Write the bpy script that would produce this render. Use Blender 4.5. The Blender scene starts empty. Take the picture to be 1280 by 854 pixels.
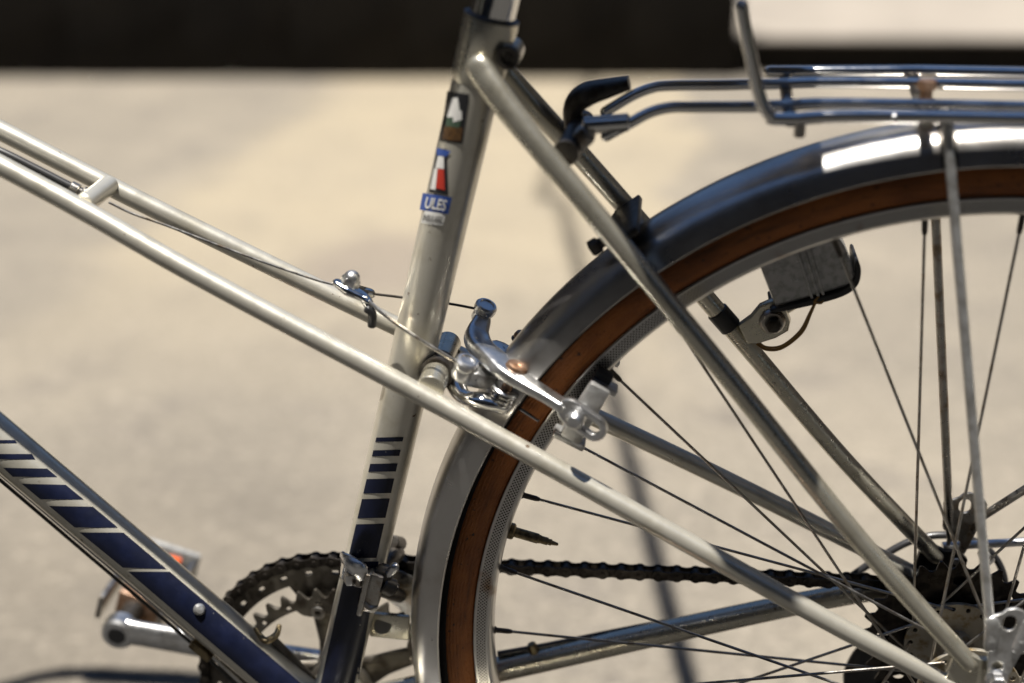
import bpy, bmesh, math, random
from mathutils import Vector, Matrix
random.seed(7)
V = Vector
R = math.radians
S = bpy.context.scene
C = S.collection

# ------------------------------------------------------------------ camera, sky, sun
RT = 0.3475                 # outer tyre radius: the axle's height over the ground in the bicycle's plane
LEAN = R(3.0)               # the bicycle leans on its stand towards the camera
CAM_YAW, CAM_PITCH, CAM_ROLL = 0.10967, 0.39234, 0.00192
CAM_POS = V((-0.20442, -0.80561, 0.54836))        # measured from the rear axle, in the bicycle's plane
FPX = 1778.0                # 50 mm on 36 mm, in pixels of a 1280 wide picture
AX = (Matrix.Rotation(CAM_YAW, 3, 'Z') @ Matrix.Rotation(-CAM_PITCH, 3, 'X') @ Matrix.Rotation(CAM_ROLL, 3, 'Y'))
BIKE = Matrix.Rotation(LEAN, 4, 'X') @ Matrix.Translation((0, 0, RT))   # axle frame -> world

cd = bpy.data.cameras.new('camera'); cam = bpy.data.objects.new('camera', cd); C.objects.link(cam)
cd.lens = 50.0; cd.sensor_width = 36.0; cd.clip_start = 0.02; cd.clip_end = 500
m = Matrix((AX.col[0], AX.col[2], -AX.col[1])).transposed().to_4x4(); m.translation = CAM_POS
cam.matrix_world = BIKE @ m
cd.dof.use_dof = True; cd.dof.focus_distance = 0.915; cd.dof.aperture_fstop = 2.5; cd.dof.aperture_blades = 0
S.camera = cam

SUN_X, SUN_Y = -math.tan(R(6)), -math.tan(R(8.5))          # where the sun stands, per unit of height
sdir = V((SUN_X, SUN_Y, 1)).normalized()
w = bpy.data.worlds.new('World'); S.world = w; w.use_nodes = True
nt = w.node_tree; nt.nodes.clear()
sky = nt.nodes.new('ShaderNodeTexSky'); sky.sky_type = 'NISHITA'; sky.sun_disc = False; sky.dust_density = 0.0; sky.ozone_density = 2.5; sky.air_density = 0.8
sky.sun_elevation = math.asin(sdir.z); sky.sun_rotation = math.atan2(sdir.x, sdir.y)
bg = nt.nodes.new('ShaderNodeBackground'); bg.inputs['Strength'].default_value = 0.05
wo = nt.nodes.new('ShaderNodeOutputWorld')
nt.links.new(sky.outputs[0], bg.inputs[0]); nt.links.new(bg.outputs[0], wo.inputs[0])
sl = bpy.data.lights.new('sun', 'SUN'); sl.energy = 5.0; sl.angle = R(0.53); sl.color = (1.0, 0.95, 0.87)
so = bpy.data.objects.new('sun', sl); C.objects.link(so); so.rotation_euler = sdir.to_track_quat('Z', 'Y').to_euler()
so.location = (0, 0, 5)
S.view_settings.view_transform = 'Standard'; S.view_settings.look = 'None'
S.view_settings.exposure = 1.02; S.view_settings.gamma = 1.0; S.view_settings.use_curve_mapping = False

# ------------------------------------------------------------------ measuring
def rayd(px, py):
    return AX @ V(((px - 640) / FPX, 1.0, -(py - 427) / FPX))
def at(px, py, y):
    """point of the bicycle's plane at lateral distance y (axle frame)"""
    d = rayd(px, py); return CAM_POS + d * ((y - CAM_POS.y) / d.y)
def on_ground(px, py, z=0.0):
    o = BIKE @ CAM_POS; d = BIKE.to_3x3() @ rayd(px, py)
    return o + d * ((z - o.z) / d.z)
def on_tube(px, py, A, B, r):
    """where a line of sight first meets the tube A-B of radius r"""
    d = rayd(px, py).normalized(); u = (B - A).normalized()
    o = CAM_POS - A; dd = d - u * d.dot(u); oo = o - u * o.dot(u)
    a = dd.dot(dd); b = dd.dot(oo); c = oo.dot(oo) - r * r
    k = max(b * b - a * c, 0.0)
    return CAM_POS + d * ((-b - math.sqrt(k)) / a)

# ------------------------------------------------------------------ materials
MATS = {}
def new_mat(name):
    mt = bpy.data.materials.new(name); mt.use_nodes = True
    n = mt.node_tree; b = n.nodes['Principled BSDF']; MATS[name] = mt
    return mt, n, b
def simple(name, col, rough=.5, metal=0.0, coat=0.0, col2=None, nscale=60, nth=(.45, .7), bump=0.0, bscale=400, rvar=0.0, spec=.5, stretch=None, col3=None, n3=(.62, .7), n3s=150):
    mt, n, b = new_mat(name); L = n.links
    b.inputs['Roughness'].default_value = rough; b.inputs['Metallic'].default_value = metal
    b.inputs['Coat Weight'].default_value = coat; b.inputs['Coat Roughness'].default_value = .08
    b.inputs['Specular IOR Level'].default_value = spec
    tc = n.nodes.new('ShaderNodeTexCoord'); vec = tc.outputs['Object']
    if stretch:
        mp = n.nodes.new('ShaderNodeMapping'); mp.inputs['Scale'].default_value = stretch
        L.new(vec, mp.inputs['Vector']); vec = mp.outputs['Vector']
    def noise(sc, det=5, ro=.6):
        t = n.nodes.new('ShaderNodeTexNoise'); t.inputs['Scale'].default_value = sc
        t.inputs['Detail'].default_value = det; t.inputs['Roughness'].default_value = ro
        L.new(vec, t.inputs['Vector']); return t.outputs[0]
    def ramp(src, a, bb):
        r_ = n.nodes.new('ShaderNodeMapRange'); r_.interpolation_type = 'SMOOTHSTEP'
        r_.inputs[1].default_value = a; r_.inputs[2].default_value = bb
        L.new(src, r_.inputs[0]); return r_.outputs[0]
    def mix(f, a, bb):
        x = n.nodes.new('ShaderNodeMix'); x.data_type = 'RGBA'; L.new(f, x.inputs[0])
        for s, q in ((6, a), (7, bb)):
            if isinstance(q, tuple): x.inputs[s].default_value = (*q, 1)
            else: L.new(q, x.inputs[s])
        return x.outputs[2]
    c = (*col, 1); out = None
    if col2: out = mix(ramp(noise(nscale), *nth), col, col2)
    if col3: out = mix(ramp(noise(n3s, 6, .7), *n3), out if out is not None else col, col3)
    if out is not None: L.new(out, b.inputs['Base Color'])
    else: b.inputs['Base Color'].default_value = c
    if rvar:
        r_ = n.nodes.new('ShaderNodeMapRange'); L.new(noise(bscale * .35, 6, .7), r_.inputs[0])
        r_.inputs[1].default_value = .3; r_.inputs[2].default_value = .75
        r_.inputs[3].default_value = max(rough - rvar, .02); r_.inputs[4].default_value = rough + rvar
        L.new(r_.outputs[0], b.inputs['Roughness'])
    if bump:
        bp = n.nodes.new('ShaderNodeBump'); bp.inputs['Strength'].default_value = 1.0; bp.inputs['Distance'].default_value = bump
        L.new(noise(bscale), bp.inputs['Height']); L.new(bp.outputs[0], b.inputs['Normal'])
    return mt
PAINT = simple('champagne_paint', (.65, .62, .535), .34, .66, .35, (.54, .505, .41), 45, (.45, .75), .00004, 260, .06, col3=(.15, .085, .04), n3=(.675, .69), n3s=120)
PAINT_OLD = simple('worn_champagne_paint', (.56, .53, .44), .30, .80, .3, (.44, .405, .315), 50, (.45, .8), .00005, 300, .07, col3=(.11, .06, .028), n3=(.66, .68), n3s=150)
NAVY = simple('navy_decal', (.0045, .0065, .019), .40, 0, .08, (.007, .010, .030), 60, (.4, .7), .00003, 300, .08, col3=(.30, .29, .26), n3=(.69, .70), n3s=190, spec=.3)
CHROME = simple('chrome', (.72, .71, .69), .09, 1, 0, (.52, .49, .45), 40, (.5, .75), .00003, 180, .06, col3=(.20, .13, .08), n3=(.72, .76), n3s=150)
MUDG = simple('mudguard_chrome', (.56, .545, .525), .32, 1, 0, (.44, .41, .38), 22, (.45, .75), .00006, 70, .07, col3=(.22, .15, .09), n3=(.73, .76), n3s=120)
ALLOY = simple('polished_alloy', (.66, .66, .66), .33, .97, 0, (.50, .49, .47), 90, (.45, .75), .00003, 500, .09)
ALLOY_M = simple('matt_alloy', (.62, .62, .61), .42, .85, 0, (.42, .41, .39), 120, (.4, .7), .00008, 700, .1)
STEEL = simple('dull_steel', (.40, .385, .36), .34, 1, 0, (.22, .17, .12), 90, (.45, .7), .00006, 500, .12)
DARK = simple('dark_steel', (.075, .068, .06), .42, .7, 0, (.035, .027, .02), 120, (.4, .7), .0001, 500, .12)
GREASE = simple('greasy_chain_steel', (.050, .043, .036), .40, .75, 0, (.018, .014, .011), 150, (.4, .65), .0001, 600, .14)
RINGM = simple('grimy_chainring_alloy', (.13, .118, .10), .42, .75, 0, (.045, .036, .028), 60, (.4, .65), .00008, 500, .12)
BLACK = simple('black_plastic', (.014, .014, .015), .42, 0, 0, (.03, .028, .026), 120, (.5, .8), .00005, 500, .1)
RUBBER = simple('black_rubber', (.016, .015, .014), .75, 0, 0, (.035, .031, .027), 60, (.45, .75), .0002, 500)
COPPER = simple('rusty_bolt_head', (.30, .20, .14), .42, .8, 0, (.20, .10, .05), 150, (.4, .7), .0001, 600, .1)
HUBM = simple('tarnished_hub_alloy', (.36, .33, .27), .45, .6, 0, (.20, .14, .06), 120, (.45, .7), .0001, 700, .1)
BRASS = simple('dirty_brass', (.24, .19, .11), .42, .85, 0, (.07, .052, .03), 150, (.4, .7))
WIRE = simple('ochre_wire', (.27, .15, .035), .5)
LAMPC = simple('clouded_clear_plastic', (.42, .42, .41), .22, .35, .3, (.25, .25, .245), 200, (.4, .7), .0004, 160, .1)
ORANGE = simple('orange_reflector', (.75, .12, .02), .2, 0, .5)
WHITEP = simple('white_print', (.62, .61, .58), .4, 0, .2)
REDP = simple('red_print', (.42, .035, .02), .4, 0, .2)
BLUEP = simple('blue_print', (.03, .07, .26), .4, 0, .2)
BLACKP = simple('black_print', (.015, .015, .017), .4, 0, .2)
BROWNP = simple('brown_print', (.10, .05, .015), .4, 0, .2, (.05, .025, .01), 500, (.4, .6))
GREENP = simple('green_print', (.045, .075, .05), .4, 0, .2)
OUTER = simple('cable_housing', (.022, .022, .024), .38, 0, .1)
LEATHER = simple('black_saddle_vinyl', (.02, .019, .018), .5, 0, 0, (.03, .028, .026), 60, (.4, .7), .0003, 300)

def rim_material():
    mt, n, b = new_mat('knurled_steel_rim'); L = n.links
    b.inputs['Metallic'].default_value = .9; b.inputs['Roughness'].default_value = .34
    def mth(op, a, c=None, d=None):
        x = n.nodes.new('ShaderNodeMath'); x.operation = op
        for i, q in enumerate((a, c, d)):
            if q is None: continue
            if isinstance(q, (int, float)): x.inputs[i].default_value = q
            else: L.new(q, x.inputs[i])
        return x.outputs[0]
    tc = n.nodes.new('ShaderNodeTexCoord'); sp = n.nodes.new('ShaderNodeSeparateXYZ'); L.new(tc.outputs['Object'], sp.inputs[0])
    x, y, z = sp.outputs
    r = mth('SQRT', mth('ADD', mth('MULTIPLY', x, x), mth('MULTIPLY', z, z)))
    u = mth('MULTIPLY', mth('ARCTAN2', z, x), .3135 / .0024)
    v = mth('DIVIDE', mth('SUBTRACT', r, .3095), .0024)
    def cell(q):
        return mth('LESS_THAN', mth('ABSOLUTE', mth('SUBTRACT', mth('FRACT', q), .5)), .31)
    pit = mth('MULTIPLY', cell(mth('ADD', u, v)), cell(mth('SUBTRACT', u, v)))
    band = mth('MULTIPLY', mth('GREATER_THAN', r, .3097), mth('LESS_THAN', r, .3163))
    pit = mth('MULTIPLY', pit, band)
    no = n.nodes.new('ShaderNodeTexNoise'); no.inputs['Scale'].default_value = 45; no.inputs['Detail'].default_value = 6
    L.new(tc.outputs['Object'], no.inputs['Vector'])
    ru = n.nodes.new('ShaderNodeMapRange'); ru.inputs[1].default_value = .57; ru.inputs[2].default_value = .72; L.new(no.outputs[0], ru.inputs[0])
    m0 = n.nodes.new('ShaderNodeMix'); m0.data_type = 'RGBA'; L.new(ru.outputs[0], m0.inputs[0])
    m0.inputs[6].default_value = (.55, .54, .52, 1); m0.inputs[7].default_value = (.30, .20, .13, 1)
    m1 = n.nodes.new('ShaderNodeMix'); m1.data_type = 'RGBA'; L.new(pit, m1.inputs[0])
    L.new(m0.outputs[2], m1.inputs[6]); m1.inputs[7].default_value = (.035, .03, .026, 1)
    L.new(m1.outputs[2], b.inputs['Base Color'])
    bp = n.nodes.new('ShaderNodeBump'); bp.inputs['Distance'].default_value = .0003; bp.invert = True
    L.new(pit, bp.inputs['Height']); L.new(bp.outputs[0], b.inputs['Normal'])
    return mt
RIM = rim_material()
def tan_material():
    mt, n, b = new_mat('tan_sidewall'); L = n.links
    b.inputs['Roughness'].default_value = .58; b.inputs['Specular IOR Level'].default_value = .35
    tc = n.nodes.new('ShaderNodeTexCoord'); sp = n.nodes.new('ShaderNodeSeparateXYZ'); L.new(tc.outputs['Object'], sp.inputs[0])
    def mth(op, a, c=None):
        x = n.nodes.new('ShaderNodeMath'); x.operation = op
        for i_, q in enumerate((a, c)):
            if q is None: continue
            if isinstance(q, (int, float)): x.inputs[i_].default_value = q
            else: L.new(q, x.inputs[i_])
        return x.outputs[0]
    x, y, z = sp.outputs
    r = mth('SQRT', mth('ADD', mth('MULTIPLY', x, x), mth('MULTIPLY', z, z))); a = mth('ARCTAN2', z, x)
    def noise(sa, sr, sc, det, lo, hi):
        cb = n.nodes.new('ShaderNodeCombineXYZ'); L.new(mth('MULTIPLY', a, sa), cb.inputs[0]); L.new(mth('MULTIPLY', r, sr), cb.inputs[1]); L.new(mth('MULTIPLY', y, sr * .3), cb.inputs[2])
        t = n.nodes.new('ShaderNodeTexNoise'); t.inputs['Scale'].default_value = sc; t.inputs['Detail'].default_value = det; L.new(cb.outputs[0], t.inputs['Vector'])
        m_ = n.nodes.new('ShaderNodeMapRange'); m_.interpolation_type = 'SMOOTHSTEP'; m_.inputs[1].default_value = lo; m_.inputs[2].default_value = hi; L.new(t.outputs[0], m_.inputs[0]); return m_.outputs[0]
    def mix(f, p, q):
        x_ = n.nodes.new('ShaderNodeMix'); x_.data_type = 'RGBA'; L.new(f, x_.inputs[0])
        for s_, v_ in ((6, p), (7, q)):
            if isinstance(v_, tuple): x_.inputs[s_].default_value = (*v_, 1)
            else: L.new(v_, x_.inputs[s_])
        return x_.outputs[2]
    c = mix(noise(9, 60, 1.2, 5, .30, .75), (.36, .118, .024), (.19, .060, .014))
    c = mix(noise(7, 230, 1.0, 3, .50, .85), c, (.06, .024, .010))
    c = mix(noise(45, 160, 1.6, 6, .62, .72), c, (.03, .018, .012))
    L.new(c, b.inputs['Base Color'])
    bp = n.nodes.new('ShaderNodeBump'); bp.inputs['Distance'].default_value = .0005
    rib = mth('SINE', mth('MULTIPLY', r, 6283.0 / 2.2)); L.new(mth('ADD', mth('MULTIPLY', rib, .18), noise(60, 500, 2.0, 4, .2, .8)), bp.inputs['Height']); L.new(bp.outputs[0], b.inputs['Normal'])
    return mt
TAN = tan_material()

def ground_material():
    mt, n, b = new_mat('worn_concrete'); L = n.links
    b.inputs['Roughness'].default_value = .9; b.inputs['Specular IOR Level'].default_value = .25
    tc = n.nodes.new('ShaderNodeTexCoord')
    def noise(sc, det, ro=.6):
        t = n.nodes.new('ShaderNodeTexNoise'); t.inputs['Scale'].default_value = sc; t.inputs['Detail'].default_value = det
        t.inputs['Roughness'].default_value = ro; L.new(tc.outputs['Object'], t.inputs['Vector']); return t.outputs[0]
    def mr(src, a, c):
        x = n.nodes.new('ShaderNodeMapRange'); x.interpolation_type = 'SMOOTHSTEP'
        x.inputs[1].default_value = a; x.inputs[2].default_value = c; L.new(src, x.inputs[0]); return x.outputs[0]
    def mix(f, a, c, k=None):
        x = n.nodes.new('ShaderNodeMix'); x.data_type = 'RGBA'
        if isinstance(f, float): x.inputs[0].default_value = f
        else: L.new(f, x.inputs[0])
        for s, q in ((6, a), (7, c)):
            if isinstance(q, tuple): x.inputs[s].default_value = (*q, 1)
            else: L.new(q, x.inputs[s])
        return x.outputs[2]
    c = mix(mr(noise(1.3, 4), .35, .68), (.178, .160, .133), (.245, .217, .174))      # broad stains
    c = mix(mr(noise(5.5, 5), .5, .72), c, (.15, .135, .117))                          # smaller blotches
    c = mix(mr(noise(60, 4), .52, .66), c, (.26, .23, .19))                           # light aggregate
    c = mix(mr(noise(110, 3), .58, .70), c, (.075, .067, .058))                        # dark aggregate
    sp = n.nodes.new('ShaderNodeSeparateXYZ'); L.new(tc.outputs['Object'], sp.inputs[0])
    def mth(op, a, bb=None):
        x = n.nodes.new('ShaderNodeMath'); x.operation = op
        for i_, q in enumerate((a, bb)):
            if q is None: continue
            if isinstance(q, (int, float)): x.inputs[i_].default_value = q
            else: L.new(q, x.inputs[i_])
        return x.outputs[0]
    wob = mth('MULTIPLY', mth('SUBTRACT', noise(2.5, 4), .5), .5)
    px_ = mth('ADD', sp.outputs[0], wob); py_ = mth('ADD', sp.outputs[1], wob)
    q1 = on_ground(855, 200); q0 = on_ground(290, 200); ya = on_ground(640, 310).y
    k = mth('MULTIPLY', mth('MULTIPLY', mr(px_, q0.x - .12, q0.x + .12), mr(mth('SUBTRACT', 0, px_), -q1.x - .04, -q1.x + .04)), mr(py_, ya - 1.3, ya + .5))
    c = mix(mth('MULTIPLY', k, .85), c, mix(mr(noise(2.2, 5), .30, .75), (.325, .277, .198), (.275, .238, .178)))  # paler, yellower tone over the middle of the ground
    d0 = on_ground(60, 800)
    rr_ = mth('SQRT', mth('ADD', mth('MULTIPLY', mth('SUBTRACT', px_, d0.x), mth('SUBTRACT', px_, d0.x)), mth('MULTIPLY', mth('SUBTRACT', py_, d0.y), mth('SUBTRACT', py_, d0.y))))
    c = mix(mth('MULTIPLY', mr(mth('SUBTRACT', 0, rr_), -.75, -.10), .5), c, (.085, .075, .063))     # broadly darker around the near left
    s0 = on_ground(455, 332)
    se = mth('SQRT', mth('ADD', mth('POWER', mth('MULTIPLY', mth('SUBTRACT', px_, s0.x), 5.0), 2.0), mth('POWER', mth('MULTIPLY', mth('SUBTRACT', py_, s0.y), 3.0), 2.0)))
    c = mix(mth('MULTIPLY', mr(mth('SUBTRACT', 0, se), -1.0, -.45), .5), c, (.15, .125, .115))       # old spill
    c = mix(mth('MULTIPLY', mr(noise(7.5, 6, .7), .52, .68), .35), c, (.13, .116, .098))
    c = mix(mth('MULTIPLY', mr(noise(85, 5), .50, .62), .45), c, (.10, .088, .073))
    c = mix(mth('MULTIPLY', mr(noise(38, 5), .54, .66), .35), c, (.34, .30, .245))                            # pale speckle
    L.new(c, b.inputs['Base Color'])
    bp = n.nodes.new('ShaderNodeBump'); bp.inputs['Distance'].default_value = .004; L.new(noise(140, 4), bp.inputs['Height'])
    L.new(bp.outputs[0], b.inputs['Normal'])
    return mt
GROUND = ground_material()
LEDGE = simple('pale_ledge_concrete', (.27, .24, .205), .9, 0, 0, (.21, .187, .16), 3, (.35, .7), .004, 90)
DARKWALL = simple('dark_boards_and_kerb_shade', (.013, .0112, .009), .85, 0, 0, (.008, .007, .006), 5, (.4, .7), .003, 60, spec=.2)

# ------------------------------------------------------------------ mesh building
bike = None
class MB:
    def __init__(s): s.v = []; s.f = []; s.m = []
    def add(s, vs, fs, mi=0):
        o = len(s.v); s.v += [tuple(p) for p in vs]; s.f += [tuple(i + o for i in q) for q in fs]; s.m += [mi] * len(fs); return s
    def mesh(s, name, mats, ang=35):
        me = bpy.data.meshes.new(name); me.from_pydata(s.v, [], s.f)
        for q in (mats if isinstance(mats, (list, tuple)) else [mats]): me.materials.append(q)
        me.polygons.foreach_set('material_index', s.m)
        me.polygons.foreach_set('use_smooth', [True] * len(s.f))
        bm = bmesh.new(); bm.from_mesh(me); bmesh.ops.recalc_face_normals(bm, faces=bm.faces); bm.to_mesh(me); bm.free()
        me.set_sharp_from_angle(angle=R(ang)); me.update(); return me
    def build(s, name, mats, parent=None, ang=35):
        return obj(name, s.mesh(name, mats, ang), parent)
def obj(name, me, parent=None):
    o = bpy.data.objects.new(name, me); C.objects.link(o)
    if parent is not None:
        o.parent = parent
        if bike is not None and parent == bike: o.location = (0, 0, RT)
    return o
def frame(t, up):
    t = t.normalized(); n = up - t * up.dot(t)
    if n.length < 1e-6: n = t.orthogonal()
    n.normalize(); return n, t.cross(n)
def spline(pts, k=6, closed=False):
    P = [V(p) for p in pts]; n = len(P); out = []
    if n < 3: return P
    for i in range(n if closed else n - 1):
        g = lambda j: P[j % n] if closed else (P[0] * 2 - P[1] if j < 0 else P[-1] * 2 - P[-2] if j >= n else P[j])
        a, b, c, d = g(i - 1), g(i), g(i + 1), g(i + 2)
        for q in range(k):
            t = q / k
            out.append(.5 * ((2 * b) + (c - a) * t + (2 * a - 5 * b + 4 * c - d) * t * t + (-a + 3 * b - 3 * c + d) * t ** 3))
    if not closed: out.append(P[-1])
    return out
def lerp_list(vals, n):
    out = []
    for i in range(n):
        t = i / max(n - 1, 1) * (len(vals) - 1); j = min(int(t), len(vals) - 2); f = t - j
        out.append(vals[j] * (1 - f) + vals[j + 1] * f)
    return out
def sweep(mb, pts, r, seg=14, k=0, closed=False, flat=1.0, up=(0, 1, 0), caps=True, mi=0, dome=0.0, sq=1.0):
    """tube along pts; r a radius or a list; flat scales the radius along 'up'"""
    P = spline(pts, k, closed) if k else [V(p) for p in pts]
    n = len(P); rr = lerp_list(list(r), n) if isinstance(r, (list, tuple)) else [r] * n
    ff = lerp_list(list(flat), n) if isinstance(flat, (list, tuple)) else [flat] * n
    if dome and not closed:                                   # rounded ends
        for end in (0, -1):
            q = P[end]; d = (P[0] - P[1]).normalized() if end == 0 else (P[-1] - P[-2]).normalized(); rad = rr[end]; fl = ff[end]
            for a in (25, 50, 70, 86):
                p2 = q + d * (rad * dome * math.sin(R(a))); r2 = rad * math.cos(R(a))
                if end == 0: P.insert(0, p2); rr.insert(0, r2); ff.insert(0, fl)
                else: P.append(p2); rr.append(r2); ff.append(fl)
        n = len(P)
    u = V(up); vs = []; fs = []
    for i in range(n):
        if closed: t = P[(i + 1) % n] - P[i - 1]
        else: t = P[min(i + 1, n - 1)] - P[max(i - 1, 0)]
        N, B = frame(t, u)
        for j in range(seg):
            a = 2 * math.pi * j / seg
            ca_, sa_ = math.cos(a), math.sin(a)
            if sq != 1.0: ca_ = math.copysign(abs(ca_) ** sq, ca_); sa_ = math.copysign(abs(sa_) ** sq, sa_)
            vs.append(P[i] + N * (ca_ * rr[i] * ff[i]) + B * (sa_ * rr[i]))
    for i in range(n if closed else n - 1):
        for j in range(seg):
            a, b = i * seg + j, i * seg + (j + 1) % seg; c, d = ((i + 1) % n) * seg + (j + 1) % seg, ((i + 1) % n) * seg + j
            fs.append((a, b, c, d))
    if caps and not closed: fs.append(tuple(range(seg))[::-1]); fs.append(tuple((n - 1) * seg + j for j in range(seg)))
    return mb.add(vs, fs, mi)
def revolve(mb, prof, o, ax, seg=32, mi=0, loop=False, a0=0, a1=360, ref=(1, 0, .001)):
    """prof: (radius, height along ax)"""
    o = V(o); ax = V(ax).normalized(); N, B = frame(ax, V(ref)); full = abs(a1 - a0) >= 359.9
    ns = seg if full else seg + 1; k = len(prof); vs = []; fs = []
    for i in range(ns):
        a = R(a0 + (a1 - a0) * i / seg)
        d = N * math.cos(a) + B * math.sin(a)
        for r, h in prof: vs.append(o + d * r + ax * h)
    for i in range(seg):
        i2 = (i + 1) % ns
        for j in range(k if loop else k - 1):
            j2 = (j + 1) % k
            fs.append((i * k + j, i2 * k + j, i2 * k + j2, i * k + j2))
    return mb.add(vs, fs, mi)
def cyl(mb, a, b, r, seg=20, bev=.0006, mi=0, r2=None):
    a = V(a); b = V(b); L = (b - a).length; r2 = r if r2 is None else r2; bev = min(bev, r * .4, L * .4)
    return revolve(mb, [(1e-5, 0), (r - bev, 0), (r, bev), (r2, L - bev), (r2 - bev, L), (1e-5, L)], a, b - a, seg, mi)
def hexnut(mb, a, b, r, mi=0, dome=0.0):
    a = V(a); b = V(b); L = (b - a).length
    revolve(mb, [(1e-5, 0), (r * .94, 0), (r, L * .12), (r, L * .85), (r * .9, L), (1e-5, L)], a, b - a, 6, mi)
    if dome: revolve(mb, [(r * .84 * math.cos(R(q)), L + dome * math.sin(R(q))) for q in (0, 20, 40, 60, 78, 89)], a, b - a, 16, mi)
    return mb
def box(mb, c, ex, ey, ez, hx, hy, hz, bev=.0008, mi=0):
    bm = bmesh.new(); bmesh.ops.create_cube(bm, size=2)
    for v in bm.verts: v.co = V((v.co.x * hx, v.co.y * hy, v.co.z * hz))
    if bev: bmesh.ops.bevel(bm, geom=bm.edges[:], offset=min(bev, hx * .8, hy * .8, hz * .8), segments=2, affect='EDGES', profile=.5)
    M = Matrix((V(ex).normalized(), V(ey).normalized(), V(ez).normalized())).transposed()
    bm.verts.index_update()
    vs = [M @ v.co + V(c) for v in bm.verts]; fs = [[v.index for v in f.verts] for f in bm.faces]; bm.free()
    return mb.add(vs, fs, mi)
def plate(mb, loops, thick, o, ex, ey, bev=.0003, mi=0):
    """flat plate with holes: loops are outlines in (ex, ey)"""
    cu = bpy.data.curves.new('outline', 'CURVE'); cu.dimensions = '2D'; cu.fill_mode = 'BOTH'
    cu.extrude = max(thick / 2 - bev, 1e-5); cu.bevel_depth = bev; cu.bevel_resolution = 1; cu.offset = -bev
    K = 1000.0                                        # tessellate in millimetres
    cu.extrude *= K; cu.bevel_depth *= K; cu.offset *= K
    for lp in loops:
        s = cu.splines.new('POLY'); s.points.add(len(lp) - 1); s.use_cyclic_u = True
        for p, q in zip(s.points, lp): p.co = (q[0] * K, q[1] * K, 0, 1)
    t = bpy.data.objects.new('outline', cu); me = bpy.data.meshes.new_from_object(t)
    ex = V(ex).normalized(); ey = V(ey); ey = (ey - ex * ey.dot(ex)).normalized(); ez = ex.cross(ey)
    vs = [V(o) + ex * (v.co.x / K) + ey * (v.co.y / K) + ez * (v.co.z / K) for v in me.vertices]
    fs = [tuple(p.vertices) for p in me.polygons]
    mb.add(vs, fs, mi)
    bpy.data.objects.remove(t); bpy.data.curves.remove(cu); bpy.data.meshes.remove(me); return mb
def circ(x, y, r, n=20, ry=None, a0=0):
    return [(x + r * math.cos(2 * math.pi * i / n + a0), y + (ry or r) * math.sin(2 * math.pi * i / n + a0)) for i in range(n)]
def slot(x0, y0, x1, y1, r, n=8):
    a = math.atan2(y1 - y0, x1 - x0); o = []
    for i in range(n + 1): t = a + math.pi / 2 + math.pi * i / n; o.append((x0 + r * math.cos(t), y0 + r * math.sin(t)))
    for i in range(n + 1): t = a - math.pi / 2 + math.pi * i / n; o.append((x1 + r * math.cos(t), y1 + r * math.sin(t)))
    return o
def decal(name, poly, A, B, r, mat, parent, n=10, kv=10):
    """printed patch lying on a tube: poly is four corners (tl, tr, br, bl)"""
    tl, tr, br, bl = [V((*q, 0)) for q in poly]; vs = []; fs = []
    for i in range(kv + 1):
        a = tl.lerp(bl, i / kv); b = tr.lerp(br, i / kv)
        for j in range(n + 1):
            q = a.lerp(b, j / n); vs.append(on_tube(q.x, q.y, A, B, r))
    for i in range(kv):
        for j in range(n): k = i * (n + 1) + j; fs.append((k, k + 1, k + n + 2, k + n + 1))
    return MB().add(vs, fs).build(name, mat, parent)

# ------------------------------------------------------------------ setting
def structure(o): o['kind'] = 'structure'; return o
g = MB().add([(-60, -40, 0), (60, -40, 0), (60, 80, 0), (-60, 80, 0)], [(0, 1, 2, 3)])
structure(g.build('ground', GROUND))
e0 = on_ground(0, 94); e1 = on_ground(1280, 97)
ed = (e1 - e0).normalized(); en = V((-ed.y, ed.x, 0))
if en.y < 0: en = -en
def ledge_pt(px, depth=0.0, z=0.0):
    d = BIKE.to_3x3() @ rayd(px, 94); o = BIKE @ CAM_POS
    k = (e0 - o).dot(en) / d.dot(en); p = o + d * k; p.z = z
    return p + en * depth
BOUNCE_CUT = simple('added_dark_asphalt', (.032, .031, .030), .9, 0, 0, (.05, .048, .045), 30, (.4, .7), .004, 160, spec=.25)  # unseen dark ground, added to cut light bounced onto the bicycle
rd = MB().add([(-60, -4.5, .004), (60, -4.5, .004), (60, .17, .004), (-60, .17, .004)], [(0, 1, 2, 3)])
structure(rd.build('added_dark_ground', BOUNCE_CUT))
# raised ledge with a recessed face, its shade put into a near-black colour
def height_at(px, py):
    d = BIKE.to_3x3() @ rayd(px, py); o = BIKE @ CAM_POS
    return (o + d * ((e0 - o).dot(en) / d.dot(en))).z
lh = height_at(1100, 47)
mb = MB(); c0 = ledge_pt(-1200); c1 = ledge_pt(3200)
mid = (c0 + c1) / 2
box(mb, mid + en * 4.0 + V((0, 0, lh - .006)), ed, en, V((0, 0, 1)), (c1 - c0).length / 2, 4.0, .006, .002)
structure(mb.build('pavement', LEDGE))
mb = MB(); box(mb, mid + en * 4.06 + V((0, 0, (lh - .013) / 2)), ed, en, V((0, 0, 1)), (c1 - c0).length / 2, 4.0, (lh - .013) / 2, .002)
kf = mb.build('shade_dark_kerb', DARKWALL); structure(kf)
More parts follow.
